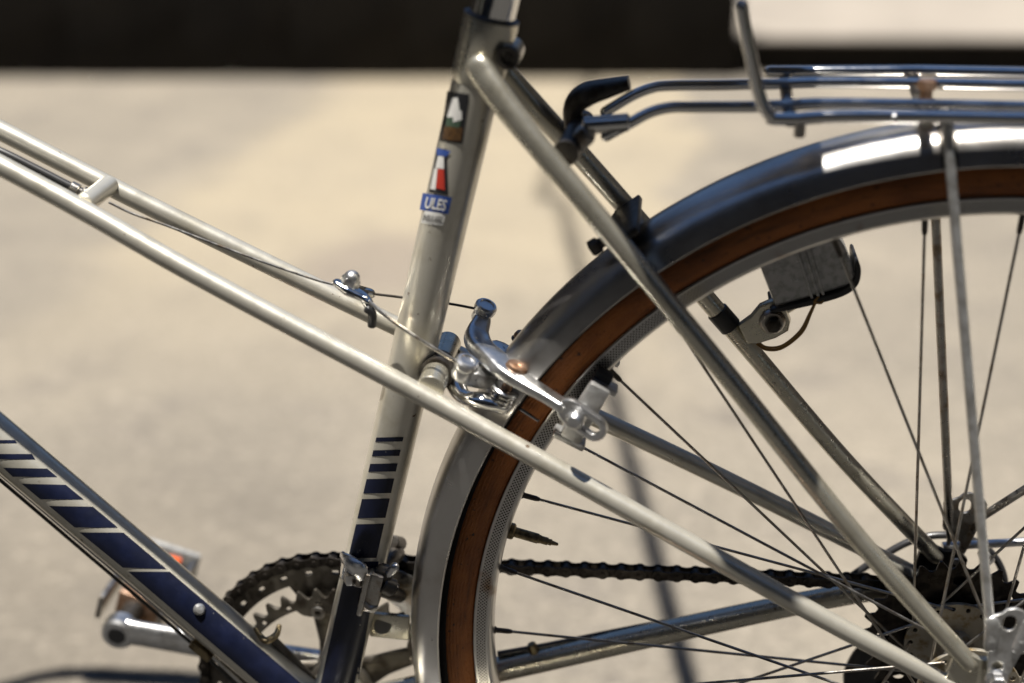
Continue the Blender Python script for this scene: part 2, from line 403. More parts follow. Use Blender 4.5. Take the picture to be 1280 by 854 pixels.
# dark board hoarding standing in front of the ledge
wl = bpy.data.objects.new('hoarding', None); C.objects.link(wl)
x1 = ledge_pt(917); x0 = ledge_pt(-1000)
nb = 14; Lw = (x1 - x0).length
wl.location = (x0 + x1) / 2 - en * .05
for i in range(nb):
    mb = MB(); wdt = Lw / nb
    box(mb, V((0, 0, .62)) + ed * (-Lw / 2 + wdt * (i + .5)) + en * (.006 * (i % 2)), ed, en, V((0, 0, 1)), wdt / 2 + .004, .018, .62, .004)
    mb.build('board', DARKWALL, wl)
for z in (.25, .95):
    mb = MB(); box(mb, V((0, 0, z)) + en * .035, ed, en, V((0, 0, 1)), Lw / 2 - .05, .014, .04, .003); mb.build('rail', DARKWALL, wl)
wl['label'] = 'low dark stained board hoarding standing along the pale raised ledge'; wl['category'] = 'hoarding'

# unseen blocks added around the yard to cut skylight and darken reflections
BRICKW = simple('grey_render', (.12, .107, .092), .9, 0, 0, (.085, .075, .065), 1.5, (.35, .7), .003, 40)
GLASS = simple('dark_window_glass', (.02, .025, .03), .08, 0, 0)
def skylight_blocker(name, label, x, y, w_, d_, h_, face):
    ro = bpy.data.objects.new(name, None); C.objects.link(ro); ro.location = (x, y, 0)
    ro['label'] = label; ro['category'] = 'building'
    mb = MB(); box(mb, V((0, 0, h_ / 2)), (1, 0, 0), (0, 1, 0), (0, 0, 1), w_ / 2, d_ / 2, h_ / 2, .02); mb.build('wall', BRICKW, ro)
    mb = MB(); box(mb, V((0, 0, h_ + .08)), (1, 0, 0), (0, 1, 0), (0, 0, 1), w_ / 2 + .15, d_ / 2 + .15, .08, .02); mb.build('roof', DARKWALL, ro)
    nx = int(w_ // 2.4)
    for i in range(nx):
        for z in (1.5, 4.3):
            if z + 1 > h_: continue
            cx = -w_ / 2 + w_ * (i + .5) / nx; yy = face * d_ / 2
            mb = MB(); box(mb, V((cx, yy + face * .02, z)), (1, 0, 0), (0, 1, 0), (0, 0, 1), .55, .03, .75, .01); f_ = mb.build('window', LEDGE, ro)
            mb = MB(); box(mb, V((cx, yy + face * .045, z)), (1, 0, 0), (0, 1, 0), (0, 0, 1), .48, .012, .68, .004); mb.build('pane', GLASS, f_)
skylight_blocker('added_blocker', 'added unseen grey block cutting skylight, facing the hoarding across the yard', -1.0, -7.1, 14, 5, 6.4, 1)
skylight_blocker('added_blocker', 'added unseen windowed block for darker reflections, behind the dark hoarding and ledge', -2.0, 13.0, 26, 5, 3.4, -1)
skylight_blocker('added_blocker', 'windowed grey building closing the yard at the bicycle\'s front end', -9.0, 3.5, 6, 13.6, 6.4, -1)
skylight_blocker('added_blocker', 'windowed grey building closing the yard at the bicycle\'s rear end', 8.0, 3.5, 6, 13.6, 6.4, -1)
# unseen cable and pole, added and bent to cast the diagonal ground shadow
def above(px, py, h): return on_ground(px, py) + sdir * (h / sdir.z)
gw0, gw1 = above(862, 860, 1.9), above(703, 255, 5.4)
gd = (gw1 - gw0); ptop = V((gw1.x - .30, 5.6, 8.4))
mb = MB(); sweep(mb, [V((gw0.x + .6, -4.58, 3.4)), V((gw0.x + .30, -1.6, 1.75)), gw0 - gd * .12, gw0, gw0.lerp(gw1, .5), gw1, gw1 + gd * .2, ptop], .0125, 12, 8)
gwo = mb.build('shadow_cable', RUBBER); gwo['label'] = 'added unseen black cable, bent to cast the diagonal ground shadow'; gwo['category'] = 'cable'
mb = MB(); cyl(mb, V((ptop.x, ptop.y + .11, -.2)), V((ptop.x, ptop.y + .11, 9.0)), .13, 24, .01, r2=.10)
upo = mb.build('added_cable_pole', DARKWALL); upo['label'] = 'added unseen pole behind the hoarding, holding the shadow-casting cable'; upo['category'] = 'pole'
# ------------------------------------------------------------------ bicycle
bike = bpy.data.objects.new('bicycle', None); C.objects.link(bike)
bike.rotation_euler = (LEAN, 0, 0)
bike['label'] = 'champagne and navy step-through bicycle with chrome mudguard and tan wall tyres'
bike['category'] = 'bicycle'
Y = V((0, 1, 0))
BB = V((-.4242, 0, -.0814)); STT = V((-.3041, 0, .4113)); SU = (STT - BB).normalized()
DTU = V((-.2113, 0, .2071)).normalized()
RS, RD = .0143, .0158
HEADB = BB + DTU * .62
def mir(p): return V((p[0], -p[1], p[2]))

# frame tubes
mb = MB(); cyl(mb, BB, STT + SU * -.004, RS, 40, .0004); st = mb.build('seat_tube', PAINT, bike)
mb = MB(); cyl(mb, BB, HEADB, RD, 40, .0004); dt = mb.build('down_tube', PAINT, bike)
mb = MB(); cyl(mb, BB - Y * .034, BB + Y * .034, .0205, 36, .0015); mb.build('bottom_bracket_shell', PAINT_OLD, bike)
LAT = [(-.905, .021, .482), (-.597, .0222, .3225), (-.48, .0295, .2605), (-.357, .0365, .198), (-.259, .0465, .149), (-.161, .0555, .0985), (-.085, .0605, .0585), (-.010, .0628, .020)]
for s in (-1, 1):
    mb = MB(); sweep(mb, [V((x, s * y, z)) for x, y, z in LAT], [.0063] * 6 + [.006, .0055], 24, 5); mb.build('lateral_tube', PAINT, bike)
NSTAY = [at(598, 84, -.0195), at(620, 116, -.0235), at(668, 177, -.030), at(743, 267, -.036), at(914.7, 476.5, -.046), at(1070, 670, -.055), at(1196, 812, -.062), at(1213, 830, -.0625)]
for s in (-1, 1):
    P = [p if s < 0 else mir(p) for p in NSTAY]
    mb = MB(); sweep(mb, P, [.0074, .0078, .0068, .0064, .0062, .006, .0058, .0056], 24, 5, dome=.9, flat=[.55, .75, 1, 1, 1, 1, 1, .9]); mb.build('seat_stay', PAINT_OLD, bike)
CS1 = V((-.045, .060, .008))
for s in (-1, 1):
    a = BB + V((.02, s * .024, .0)); P = [a, a.lerp(V((-.045, s * .060, .012)), .35) + V((0, s * .004, 0)), V((-.06, s * .0595, .010)), V((-.018, s * .0625, .004))]
    mb = MB(); sweep(mb, P, [.0098, .0092, .0075, .0062], 22, 8); mb.build('chain_stay', PAINT_OLD, bike)
# dropouts
for s in (-1, 1):
    mb = MB()
    ol = [(-.020, .046), (-.012, .050), (-.004, .046), (.006, .046), (.012, .040), (.011, .030), (.010, .012), (.014, -.006), (.010, -.020), (.001, -.022), (.0045, -.006), (.0045, .004), (-.0045, .004), (-.0045, -.006), (-.008, -.020), (-.022, -.014), (-.030, .0), (-.030, .012), (-.024, .024)]
    plate(mb, [ol, circ(.0045, .0385, .0028, 12)], .0052, (0, s * .063, 0), (1, 0, 0), (0, 0, 1), .0005)
    mb.build('dropout', PAINT_OLD if s < 0 else DARK, bike)
# seat lug, binder
mb = MB(); L0 = STT - SU * .036
revolve(mb, [(RS + .0001, -.003), (RS + .0009, 0), (RS + .0011, .004), (RS + .0013, .02), (RS + .0017, .032), (RS + .0014, .035), (RS - .0006, .0352), (RS - .0012, .033)], L0, SU, 40)
lug = mb.build('seat_lug', PAINT_OLD, bike)
mb = MB(); revolve(mb, [(RS - .0012, 0), (RS + .0016, 0), (RS + .0018, .0012), (RS - .0004, .0022), (RS - .0012, .002)], STT - SU * .0012, SU, 40); mb.build('collar_seal', BLACK, lug)
bo = at(638, 66, 0)
mb = MB(); cyl(mb, bo - Y * .0125, bo + Y * .0125, .0072, 24, .001); box(mb, bo + V((-.006, 0, -.002)), (1, 0, 0), Y, (0, 0, 1), .006, .011, .006, .001); mb.build('binder_lug', PAINT_OLD, lug)
mb = MB(); revolve(mb, [(.0032, -.0004), (.0034, .004), (.0064, .0045), (.0068, .0038), (.0068, 0), (.003, -.001)], bo - Y * .0125, -Y, 24); cyl(mb, bo - Y * .0125, bo - Y * .0148, .003, 6, .0003)
mb.build('binder_bolt', DARK, bike)
# seat post and saddle
ST2 = STT + SU * .075
mb = MB(); cyl(mb, STT - SU * .06, ST2, .0132, 36, .001); mb.build('seat_post', CHROME, bike)
sec = [(-.095, .010, .030, .012), (-.08, .018, .038, .02), (-.045, .024, .043, .03), (0, .034, .045, .04), (.06, .072, .048, .045), (.095, .106, .054, .045), (.125, .113, .056, .04), (.150, .100, .052, .035), (.162, .06, .046, .03)]
SADX, SADZ = -.300, ST2.z + .01
vs = []; fs = []; ns_ = 20
for (x, hw, zt, dep) in sec:
    for j in range(ns_):
        a = 2 * math.pi * j / ns_; c_, s_ = math.cos(a), math.sin(a)
        vs.append((SADX + x, hw * math.copysign(abs(c_) ** .8, c_), SADZ + zt + (.0 if s_ > 0 else -dep * .55) * abs(s_) ** .6 + (.012 * s_ if s_ > 0 else 0)))
for i in range(len(sec) - 1):
    for j in range(ns_): fs.append((i * ns_ + j, i * ns_ + (j + 1) % ns_, (i + 1) * ns_ + (j + 1) % ns_, (i + 1) * ns_ + j))
fs += [tuple(range(ns_)), tuple((len(sec) - 1) * ns_ + j for j in range(ns_))]
sad = MB().add(vs, fs).build('saddle', LEATHER, bike)
for s in (-1, 1):
    mb = MB(); sweep(mb, [(SADX - .075, s * .008, SADZ + .03), (SADX - .045, s * .02, SADZ + .008), (SADX + .03, s * .022, SADZ + .008), (SADX + .12, s * .05, SADZ + .035)], .0035, 10, 6); mb.build('saddle_rail', CHROME, sad)
mb = MB(); cyl(mb, V((ST2.x, -.03, SADZ + .006)), V((ST2.x, .03, SADZ + .006)), .014, 24, .002); mb.build('saddle_clamp', DARK, sad)

# bridge behind the seat tube, carrying the brake
br = at(541, 478, -.026)
mb = MB(); cyl(mb, V((br.x, -.036, br.z)), V((br.x, .036, br.z)), .0085, 28, .0004)
bridge = mb.build('brake_bridge', PAINT_OLD, bike)
mb = MB(); revolve(mb, [(.0086, -.0105), (.0105, -.010), (.0108, 0), (.0106, .005), (.0086, .0055)], V((br.x, -.0045, br.z)), Y, 28); mb.build('bridge_collar', DARK, bridge)
# front bridge between the laterals
fb = at(121, 243, 0)
fa = V((fb.x, 0, fb.z))
mb = MB(); cyl(mb, fa - Y * .021, fa + Y * .021, .0062, 28, .001); mb.build('cable_bridge', PAINT, bike)

# stripes on the seat tube
SA, SB = BB, STT
def st_axis(py):                                     # image x of the tube's left and right decal edges
    t = (py - 540) / 150.0
    return 472 - 35 * t, 506 - 33.5 * t
for y0, y1 in ((547, 552.5), (563, 570.5), (580, 590), (599, 617), (624, 648), (655.5, 698)):
    (a, b), (c, d) = st_axis(y0), st_axis(y1)
    decal('stripe', [(a, y0 + 0), (b, y0 - .5), (d, y1 - .5), (c, y1 + 0)], SA, SB, RS + .00025, NAVY, st, 10, 6)
(a, b), (c, d) = st_axis(704), st_axis(862)
decal('navy_panel', [(a + 1, 703), (b + 4, 702), (d + 12, 862), (c + 2, 862)], SA, SB, RS + .00025, NAVY, st, 10, 16)
# stripes on the down tube
DA, DB_ = BB, HEADB
K4 = 1 / 2.412
def z4(x, y): return (x * K4, 500 + y * K4)
for q in ([(-90, 121), (45, 121), (51, 130), (-80, 130)], [(-60, 163), (96, 163), (106, 179), (-46, 179)], [(10, 205), (142, 207), (172, 232), (38, 232)],
          [(65, 253), (198, 256), (252, 300), (122, 300)], [(148, 320), (280, 322), (356, 385), (225, 385)], [(240, 400), (372, 400), (502, 510), (370, 506)],
          [(386, 518), (512, 518), (930, 872), (800, 872)]):
    decal('stripe', [z4(*p) for p in q], DA, DB_, RD + .00025, NAVY, dt, 10, 14)

# stickers on the seat tube
SR = RS + .0003
def sticker_xy(u, v, p0, p1, hw):
    """u across (-1..1), v along (0..1) between two points of the tube, in picture pixels"""
    c = V(p0).lerp(V(p1), v); d = (V(p1) - V(p0)).normalized()
    return (c.x - d.y * hw * -u * -1, c.y + d.x * hw * u * -1 * -1) if False else (c.x + u * hw, c.y + u * hw * .16)
def patch(name, us, mat, parent, p0, p1, hw, r=SR, n=6, kv=6):
    tl, tr, br_, bl = [sticker_xy(u, v, p0, p1, hw) for u, v in us]
    return decal(name, [tl, tr, br_, bl], SA, SB, r, mat, parent, n, kv)
p0, p1 = (573, 116), (564, 178)
k1 = patch('sticker', [(-1, 0), (1, 0), (1, 1), (-1, 1)], BLACKP, st, p0, p1, 14)
patch('print', [(-.8, .70), (.85, .68), (.80, .96), (-.85, .96)], BROWNP, k1, p0, p1, 14, SR + .0002)
patch('print', [(-.55, .12), (.0, .10), (.5, .48), (-.7, .52)], WHITEP, k1, p0, p1, 14, SR + .0002)
patch('print', [(-.2, .40), (.5, .34), (.65, .52), (-.1, .60)], WHITEP, k1, p0, p1, 14, SR + .0003)
patch('print', [(-.7, .52), (.6, .52), (.5, .69), (-.7, .70)], GREENP, k1, p0, p1, 14, SR + .0002)
q0, q1 = (553, 186), (545, 242)
k2 = patch('sticker', [(-.55, 0), (.45, 0), (1.25, 1), (-.75, 1)], BLACKP, st, q0, q1, 12)
patch('print', [(-.6, .0), (.9, .03), (.5, .16), (-.5, .16)], BLUEP, k2, q0, q1, 12, SR + .0002)
patch('print', [(-.35, .17), (.25, .17), (.45, .44), (-.45, .44)], WHITEP, k2, q0, q1, 12, SR + .0002)
patch('print', [(-.2, .45), (.45, .45), (.85, .90), (-.1, .88)], REDP, k2, q0, q1, 12, SR + .0002)
patch('print', [(-.55, .45), (-.22, .45), (-.12, .92), (-.65, .92)], WHITEP, k2, q0, q1, 12, SR + .0002)
r0, r1 = (546, 244), (542, 265)
k3 = patch('sticker', [(-1.1, 0), (1.2, 0), (1.15, 1), (-1.1, 1)], BLUEP, st, r0, r1, 16)
r2, r3 = (542, 266), (539, 281)
k4 = patch('sticker', [(-.75, -.05), (1.0, -.05), (.95, .95), (-.85, 1)], WHITEP, st, r2, r3, 15)
def tube_text(txt, p0, p1, hw, mat, parent):
    cu = bpy.data.curves.new('lettering', 'FONT'); cu.body = txt; cu.size = 1; cu.align_x = 'CENTER'; cu.align_y = 'CENTER'; cu.resolution_u = 3; cu.offset = .02
    t = bpy.data.objects.new('lettering', cu); me = bpy.data.meshes.new_from_object(t)
    xs = [v.co.x for v in me.vertices]; ys = [v.co.y for v in me.vertices]; wx = max(xs) - min(xs); hy = max(ys) - min(ys)
    vs = []
    for v in me.vertices:
        u = (v.co.x - min(xs)) / wx * 2 - 1; k = 1 - (v.co.y - min(ys)) / hy
        X_, Y_ = sticker_xy(u, k, p0, p1, hw); vs.append(on_tube(X_, Y_, SA, SB, SR + .0003))
    fs = [tuple(p.vertices) for p in me.polygons]
    bpy.data.objects.remove(t); bpy.data.curves.remove(cu); bpy.data.meshes.remove(me)
    return MB().add(vs, fs).build('lettering', mat, parent)
tube_text('ULES', V((546.5, 248)), V((543, 262)), 13, WHITEP, k3)
tube_text('INSULAIRE', V((542, 269.5)), V((540, 277.5)), 12, BLACKP, k4)

# ------------------------------------------------------------------ rear wheel
def rim_mesh():
    half = [(.3180, .0105), (.3184, .0116), (.3180, .0126), (.3172, .0129), (.3165, .0127), (.3098, .0122), (.3090, .0121), (.3082, .0114), (.3066, .0088), (.3058, .0050), (.3055, 0)]
    prof = half + [(r, -y) for r, y in half[::-1][1:]] + [(.3125, -.0095), (.3125, .0095)]
    mb = MB(); revolve(mb, prof, (0, 0, 0), (0, 1, 0), 180, loop=True); return mb.mesh('rim', RIM, 28)
def tyre_mesh():
    mb = MB(); prof = []; mids = []
    n = 30; cr = .3310; mr = .0165
    for i in range(n):
        a = 2 * math.pi * i / n
        dr = math.cos(a); prof.append((cr + mr * dr, mr * math.sin(a) * (1.02 if dr < .4 else 1.0)))
    k = len(prof); seg = 180; vs = []; fs = []; mi = []
    for i in range(seg):
        t = 2 * math.pi * i / seg
        for r, h in prof: vs.append((r * math.cos(t), h, r * math.sin(t)))
    for i in range(seg):
        i2 = (i + 1) % seg
        for j in range(k):
            j2 = (j + 1) % k; fs.append((i * k + j, i2 * k + j, i2 * k + j2, i * k + j2))
            mi.append(1 if (prof[j][0] + prof[j2][0]) / 2 > .3372 else 0)
    mb.add(vs, fs); mb.m = mi; return mb.mesh('tyre', [TAN, RUBBER])
RIMM, TYREM = rim_mesh(), tyre_mesh()
FL_L, FL_R, FR = -.034, .018, .0285
def spoke_mesh(L):
    mb = MB(); sweep(mb, [(0, 0, 0), (0, 0, L)], .00098, 8, up=(1, 0, 0)); return mb.mesh('spoke', STEEL)
def nipple_mesh():
    mb = MB(); revolve(mb, [(1e-5, -.001), (.0026, -.001), (.0027, .001), (.0019, .0022), (.0018, .010), (.0013, .0125), (1e-5, .0127)], (0, 0, 0), (0, 0, 1), 10); return mb.mesh('nipple', DARK)
NIPM = nipple_mesh(); SPM = {}
def make_wheel(name, loc, rear):
    wh = obj(name, RIMM, bike); wh.location = V(loc) + V((0, 0, RT))
    obj('tyre', TYREM, wh)
    for k in range(36):
        if rear and k == 12: continue          # one spoke is missing
        a = R(10 * k); left = (k % 2 == 1)
        kk = (k - 1) // 2 if left else k // 2
        plus = (k % 4 == 1) if left else (k % 4 == 2)
        P = V((.3063 * math.cos(a), (-.003 if left else .003), .3063 * math.sin(a)))
        th = a + (R(62) if plus else -R(62)); y = FL_L if left else (FL_R if rear else .034)
        Q = V((FR * math.cos(th), y + (.0022 if plus else -.0022), FR * math.sin(th)))
        d = Q - P; key = (left, plus, rear)
        if key not in SPM: SPM[key] = spoke_mesh(d.length)
        s = obj('spoke', SPM[key], wh); s.location = P; s.rotation_euler = d.to_track_quat('Z', 'Y').to_euler()
        nn = obj('nipple', NIPM, wh); nn.location = P; nn.rotation_euler = s.rotation_euler
    # hub: barrel and two drilled flanges
    yr = FL_R if rear else .034
    mb = MB(); cyl(mb, (0, -.063, 0), (0, .063, 0), .0048, 16, .0004)
    revolve(mb, [(.0055, -.05), (.0115, -.046), (.0125, -.036), (.0115, -.030), (.0105, -.012), (.0105, yr - .008), (.0125, yr - .002), (.014, yr + .004), (.0055, yr + .008)], (0, 0, 0), (0, 1, 0), 28)
    hb = mb.build('hub', HUBM, wh)
    for yy in (FL_L, yr):
        mb = MB(); holes = [circ(FR * math.cos(R(20 * i + (8 if yy < 0 else -2))), FR * math.sin(R(20 * i + (8 if yy < 0 else -2))), .0016, 8) for i in range(18)]
        plate(mb, [circ(0, 0, .0325, 56)] + [circ(0, 0, .009, 20)] + holes, .0032, (0, yy, 0), (1, 0, 0), (0, 0, 1), .0004); mb.build('hub_flange', HUBM, wh)
    return wh
rear = make_wheel('rear_wheel', (0, 0, 0), True)
# valve
va = math.atan2(.079, -.2934); vd = V((math.cos(va), 0, math.sin(va)))
mb = MB(); o = vd * .3062
revolve(mb, [(1e-5, 0), (.0052, 0), (.0055, .001), (.0055, .0032), (.0046, .0042), (.0034, .0045), (.0034, .020), (.0029, .0205), (.0029, .0215), (.0026, .022), (.0026, .0265), (.0020, .027), (.0022, .029), (.0016, .0295), (.0010, .0335), (1e-5, .034)], o, -vd, 18)
mb.build('valve', BRASS, rear)
# sprockets
def sprocket(mb, c, T, y, th=.0022, hole=.017, cut=True, lobes=0):
    pr = .0127 / (2 * math.sin(math.pi / T)); lp = []
    for i in range(T):
        for f, r in ((-.5, pr - .0034), (-.32, pr - .0026), (-.18, pr + .0006), (-.07, pr + .0030), (.07, pr + .0030), (.18, pr + .0006), (.32, pr - .0026)):
            a = 2 * math.pi * (i + f) / T; lp.append((r * math.cos(a), r * math.sin(a)))
    loops = [lp, circ(0, 0, hole, 40)]
    if lobes:
        for i in range(lobes):
            a = 2 * math.pi * i / lobes; loops.append(circ((pr - .012) * math.cos(a), (pr - .012) * math.sin(a), .0042, 14))
    plate(mb, loops, th, (c[0], y, c[1]), (1, 0, 0), (0, 0, 1), .0003)
for T, y in ((28, .0265), (24, .0320), (20, .0375), (17, .0430), (14, .0485)):
    mb = MB(); sprocket(mb, (0, 0), T, y, .0022, .017, lobes=8 if T == 28 else 0); mb.build('sprocket', GREASE, rear)
mb = MB(); cyl(mb, (0, .0225, 0), (0, .052, 0), .0175, 30, .001); mb.build('freewheel_body', GREASE, rear)
# axle nuts
for s in (-1, 1):
    mb = MB(); hexnut(mb, (0, s * .066, 0), (0, s * .075, 0), .0088); cyl(mb, (0, s * .066, 0), (0, s * .084, 0), .0047, 16); mb.build('axle_nut', STEEL, rear)

# ------------------------------------------------------------------ mudguard
MGP = [(.3395, -.0262), (.3402, -.0268), (.3418, -.0262), (.3480, -.0250), (.3535, -.0222), (.3575, -.0175), (.3602, -.0112), (.3614, -.0055), (.3618, 0)]
prof = MGP + [(r, -y) for r, y in MGP[::-1][1:]]
inner = [(r - .0010, y * .96) for r, y in prof[1:-1]][::-1]
mb = MB(); full = prof + inner; k = len(full); seg = 170; vs = []; fs = []
for i in range(seg + 1):
    t = R(-22 + (214 + 22) * i / seg)
    for r, h in full: vs.append((r * math.cos(t), h, r * math.sin(t)))
for i in range(seg):
    for j in range(k): fs.append((i * k + j, (i + 1) * k + j, (i + 1) * k + (j + 1) % k, i * k + (j + 1) % k))
fs += [tuple(range(k)), tuple(seg * k + j for j in range(k))]
mud = mb.add(vs, fs).build('mudguard', MUDG, bike, 50)
def band_clip(a, w=.009):                        # clip strap over the crown
    mb = MB(); n = 4; pr = [(r + .0012, y * 1.04) for r, y in prof[1:-1]] + [(r + .0002, y * 1.0) for r, y in prof[1:-1]][::-1]; kk = len(pr); vs = []; fs = []
    for i in range(n + 1):
        t = R(a) + (i / n - .5) * w / .36
        for r, h in pr: vs.append((r * math.cos(t), h, r * math.sin(t)))
    for i in range(n):
        for j in range(kk): fs.append((i * kk + j, (i + 1) * kk + j, (i + 1) * kk + (j + 1) % kk, i * kk + (j + 1) % kk))
    fs += [tuple(range(kk)), tuple(n * kk + j for j in range(kk))]
    return mb.add(vs, fs).build('stay_clip', DARK, mud)
cp = at(1177, 172, 0); CA = math.degrees(math.atan2(cp.z, cp.x)); band_clip(CA)
band_clip(CA - 46)
bc = at(666, 452, -.012); rad = V((bc.x, 0, bc.z)).normalized()
mb = MB(); cyl(mb, bc - rad * .002, bc + rad * .0035, .0042, 16, .001); cyl(mb, bc + rad * .003, bc + rad * .007, .0025, 6, .0004); mb.build('mudguard_bolt', STEEL, mud)
# mudguard stays: one pair a side, with a stamped bracket at the dropout eyelet
def stay_bracket(s):
    mb = MB(); h = V((0.0075, 0, .0765))
    y = s * .0705
    HX, HZ = .0075, .0765
    ol = [(HX + a_, HZ + b_) for a_, b_ in ((-.0145, .0015), (-.013, .0045), (-.008, .0050), (-.0045, .0065), (-.002, .0095), (.0025, .0105), (.007, .009), (.0095, .0055), (.013, .0050), (.0145, .002), (.0135, -.008), (.009, -.022), (.006, -.032), (.003, -.040), (-.005, -.042), (-.0085, -.036), (-.009, -.026), (-.0125, -.010))]
    plate(mb, [ol, slot(HX, HZ - .001, HX, HZ + .0015, .0040), circ(HX - .003, HZ - .030, .0034, 14)], .0024, (0, y, 0), (1, 0, 0), (0, 0, 1), .0006)
    b_ = mb.build('stay_bracket', ALLOY_M if s < 0 else STEEL, mud)
    for (xa, za, xb, zb) in ((-.0010, .060, -.0022, .0765), (.0150, .060, .0185, .0765)):
        mb = MB(); sweep(mb, [(xa, y + s * .0008, za), (xb, y + s * .0008, zb)], .0044, 14, dome=1.0, flat=.55); mb.build('crimp', ALLOY_M if s < 0 else STEEL, b_)
    ez = .0385
    mb = MB(); cyl(mb, (.0045, s * .060, ez), (.0045, s * .079, ez), .0028, 14); cyl(mb, (.0045, s * .0722, ez), (.0045, s * .0745, ez), .0068, 24, .0008); hexnut(mb, (.0045, s * .0748, ez), (.0045, s * .0795, ez), .0052, dome=.001); mb.build('eyelet_bolt', ALLOY, b_)
    return b_
for s in (-1, 1):
    stay_bracket(s)
    t1 = at(1185, 178, -.0275); t1 = V((t1.x, s * .0285, t1.z))
    a2 = R(CA - 46); t2 = V((.347 * math.cos(a2), s * .028, .347 * math.sin(a2)))
    for foot, top in ((V((-.0012, s * .0715, .064)), t1), (V((.0155, s * .0715, .064)), t2)):
        mb = MB(); sweep(mb, [foot, top - (top - foot).normalized() * .012, top, top + V((0, -s * .004, .008))], .0029, 14, 4); mb.build('mudguard_stay', STEEL if s > 0 else ALLOY_M, mud)
# chain-stay side: mudguard bridge clip between the seat stays
mc = at(786, 276, .0); up2 = V((mc.x, 0, mc.z)).normalized(); tg = V((-up2.z, 0, up2.x))
mb = MB(); box(mb, at(783, 277, 0) , tg, Y, up2, .0095, .033, .0022, .001); box(mb, at(772, 290, -.0), (.7, 0, -.72), Y, (.72, 0, .7), .0045, .031, .0045, .003); mb.build('stay_bridge', DARK, bike)
bq = at(745, 308, -.012); mb = MB(); cyl(mb, bq, bq + V((.012, 0, .009)), .0033, 14); hexnut(mb, bq + V((-.003, 0, -.002)), bq + V((.002, 0, .0015)), .0052); mb.build('bridge_bolt', DARK, bike)

# ------------------------------------------------------------------ rack
rk_z = at(900, 135, -.013).z
RY = (-.030, -.013, .013, .030); RPY = (147, 131, 104.5, 89)
RZ = [at(1150, py, y).z for py, y in zip(RPY, RY)]
XB = .36
mb = MB()
hoop = [V((XB, RY[0], RZ[0])), at(1180, 146.5, RY[0]), at(985, 149, RY[0]), at(962, 143, RY[0]), at(949, 118, RY[0]), at(939, 72, RY[0]), at(930, 30, RY[0]), at(926, 8, RY[0])]
sweep(mb, hoop, .0036, 16, 6, dome=1.0); rack = mb.build('rear_rack', CHROME, bike)
mb = MB(); sweep(mb, [V((XB, RY[3], RZ[3])), at(1150, 89, RY[3]), at(962, 90, RY[3])], .0036, 16, 0, dome=1.0); mb.build('rail', CHROME, rack)
for y, pts in ((RY[1], [(982, 132), (945, 133.5), (870, 134), (838, 134.5), (812, 141), (786, 155), (758, 170)]), (RY[2], [(965, 105.5), (900, 106.5), (838, 107), (815, 110), (790, 120), (757, 140)])):
    i = RY.index(y); mb = MB()
    sweep(mb, [V((XB, y, RZ[i])), at(1150, RPY[i], y)] + [at(px, py, y) for px, py in pts], .0033, 16, 5, dome=1.0); mb.build('rail', CHROME, rack)
for px in (985, 1152):
    c0_ = at(px, 118, 0); mb = MB()
    sweep(mb, [V((c0_.x, -.031, RZ[0] - .005)), V((c0_.x, -.02, RZ[1] - .0052)), V((c0_.x, .02, RZ[2] - .0052)), V((c0_.x, .031, RZ[3] - .005))], .0036, 12, 4, flat=.6, up=(0, 0, 1)); mb.build('cross_bar', STEEL, rack)
c0_ = at(1000, 158, -.030); mb = MB(); cyl(mb, c0_ + V((0, 0, .005)), c0_ - V((0, 0, .006)), .0032, 12); mb.build('hook', STEEL, rack)
c0_ = at(1117, 146, -.030); mb = MB(); cyl(mb, V((c0_.x, -.0336, RZ[0])), V((c0_.x, -.0316, RZ[0])), .0022, 12); mb.build('rivet', ALLOY, rack)
bx = at(1158, 116, .0)
mb = MB(); cyl(mb, V((bx.x, 0, bx.z - .014)), V((bx.x, 0, bx.z + .002)), .0035, 14); hexnut(mb, V((bx.x, 0, bx.z + .002)), V((bx.x, 0, bx.z + .007)), .0056); mb.build('rack_bolt', COPPER, rack)
# clamps that hold the rack on the seat stays
mb = MB(); a = at(722, 160, -.004); b = at(728, 190, -.004)
d = V((.70, 0, -.71)); e = V((.71, 0, .70))
sweep(mb, [at(707, 192, -.030), at(716, 178, -.012), at(722, 166, .004), at(728, 160, .022), at(728, 152, .034)], .0075, 16, 5, flat=1.0); mb.build('stay_clamp', DARK, rack)
mb = MB(); box(mb, at(727, 168, -.004), d, Y, e, .0055, .020, .0075, .002); mb.build('clamp_plate', STEEL, rack)
mb = MB(); sweep(mb, [at(731, 157, RY[1]), at(785, 153, RY[1])], .0052, 20, 0, dome=.3); mb.build('clamp_ferrule', CHROME, rack)
mb = MB(); sweep(mb, [at(716, 158, .020), at(718, 132, .020), at(733, 118, .020), at(760, 110, .020), at(787, 103, .020)], [.0050, .0062, .0066, .0052, .0036], 20, 5, flat=[1.6, 1.7, 1.7, 2.0, 2.4], up=(0, 1, 0), sq=.55); mb.build('clamp_strap', COPPER if False else DARK, rack)

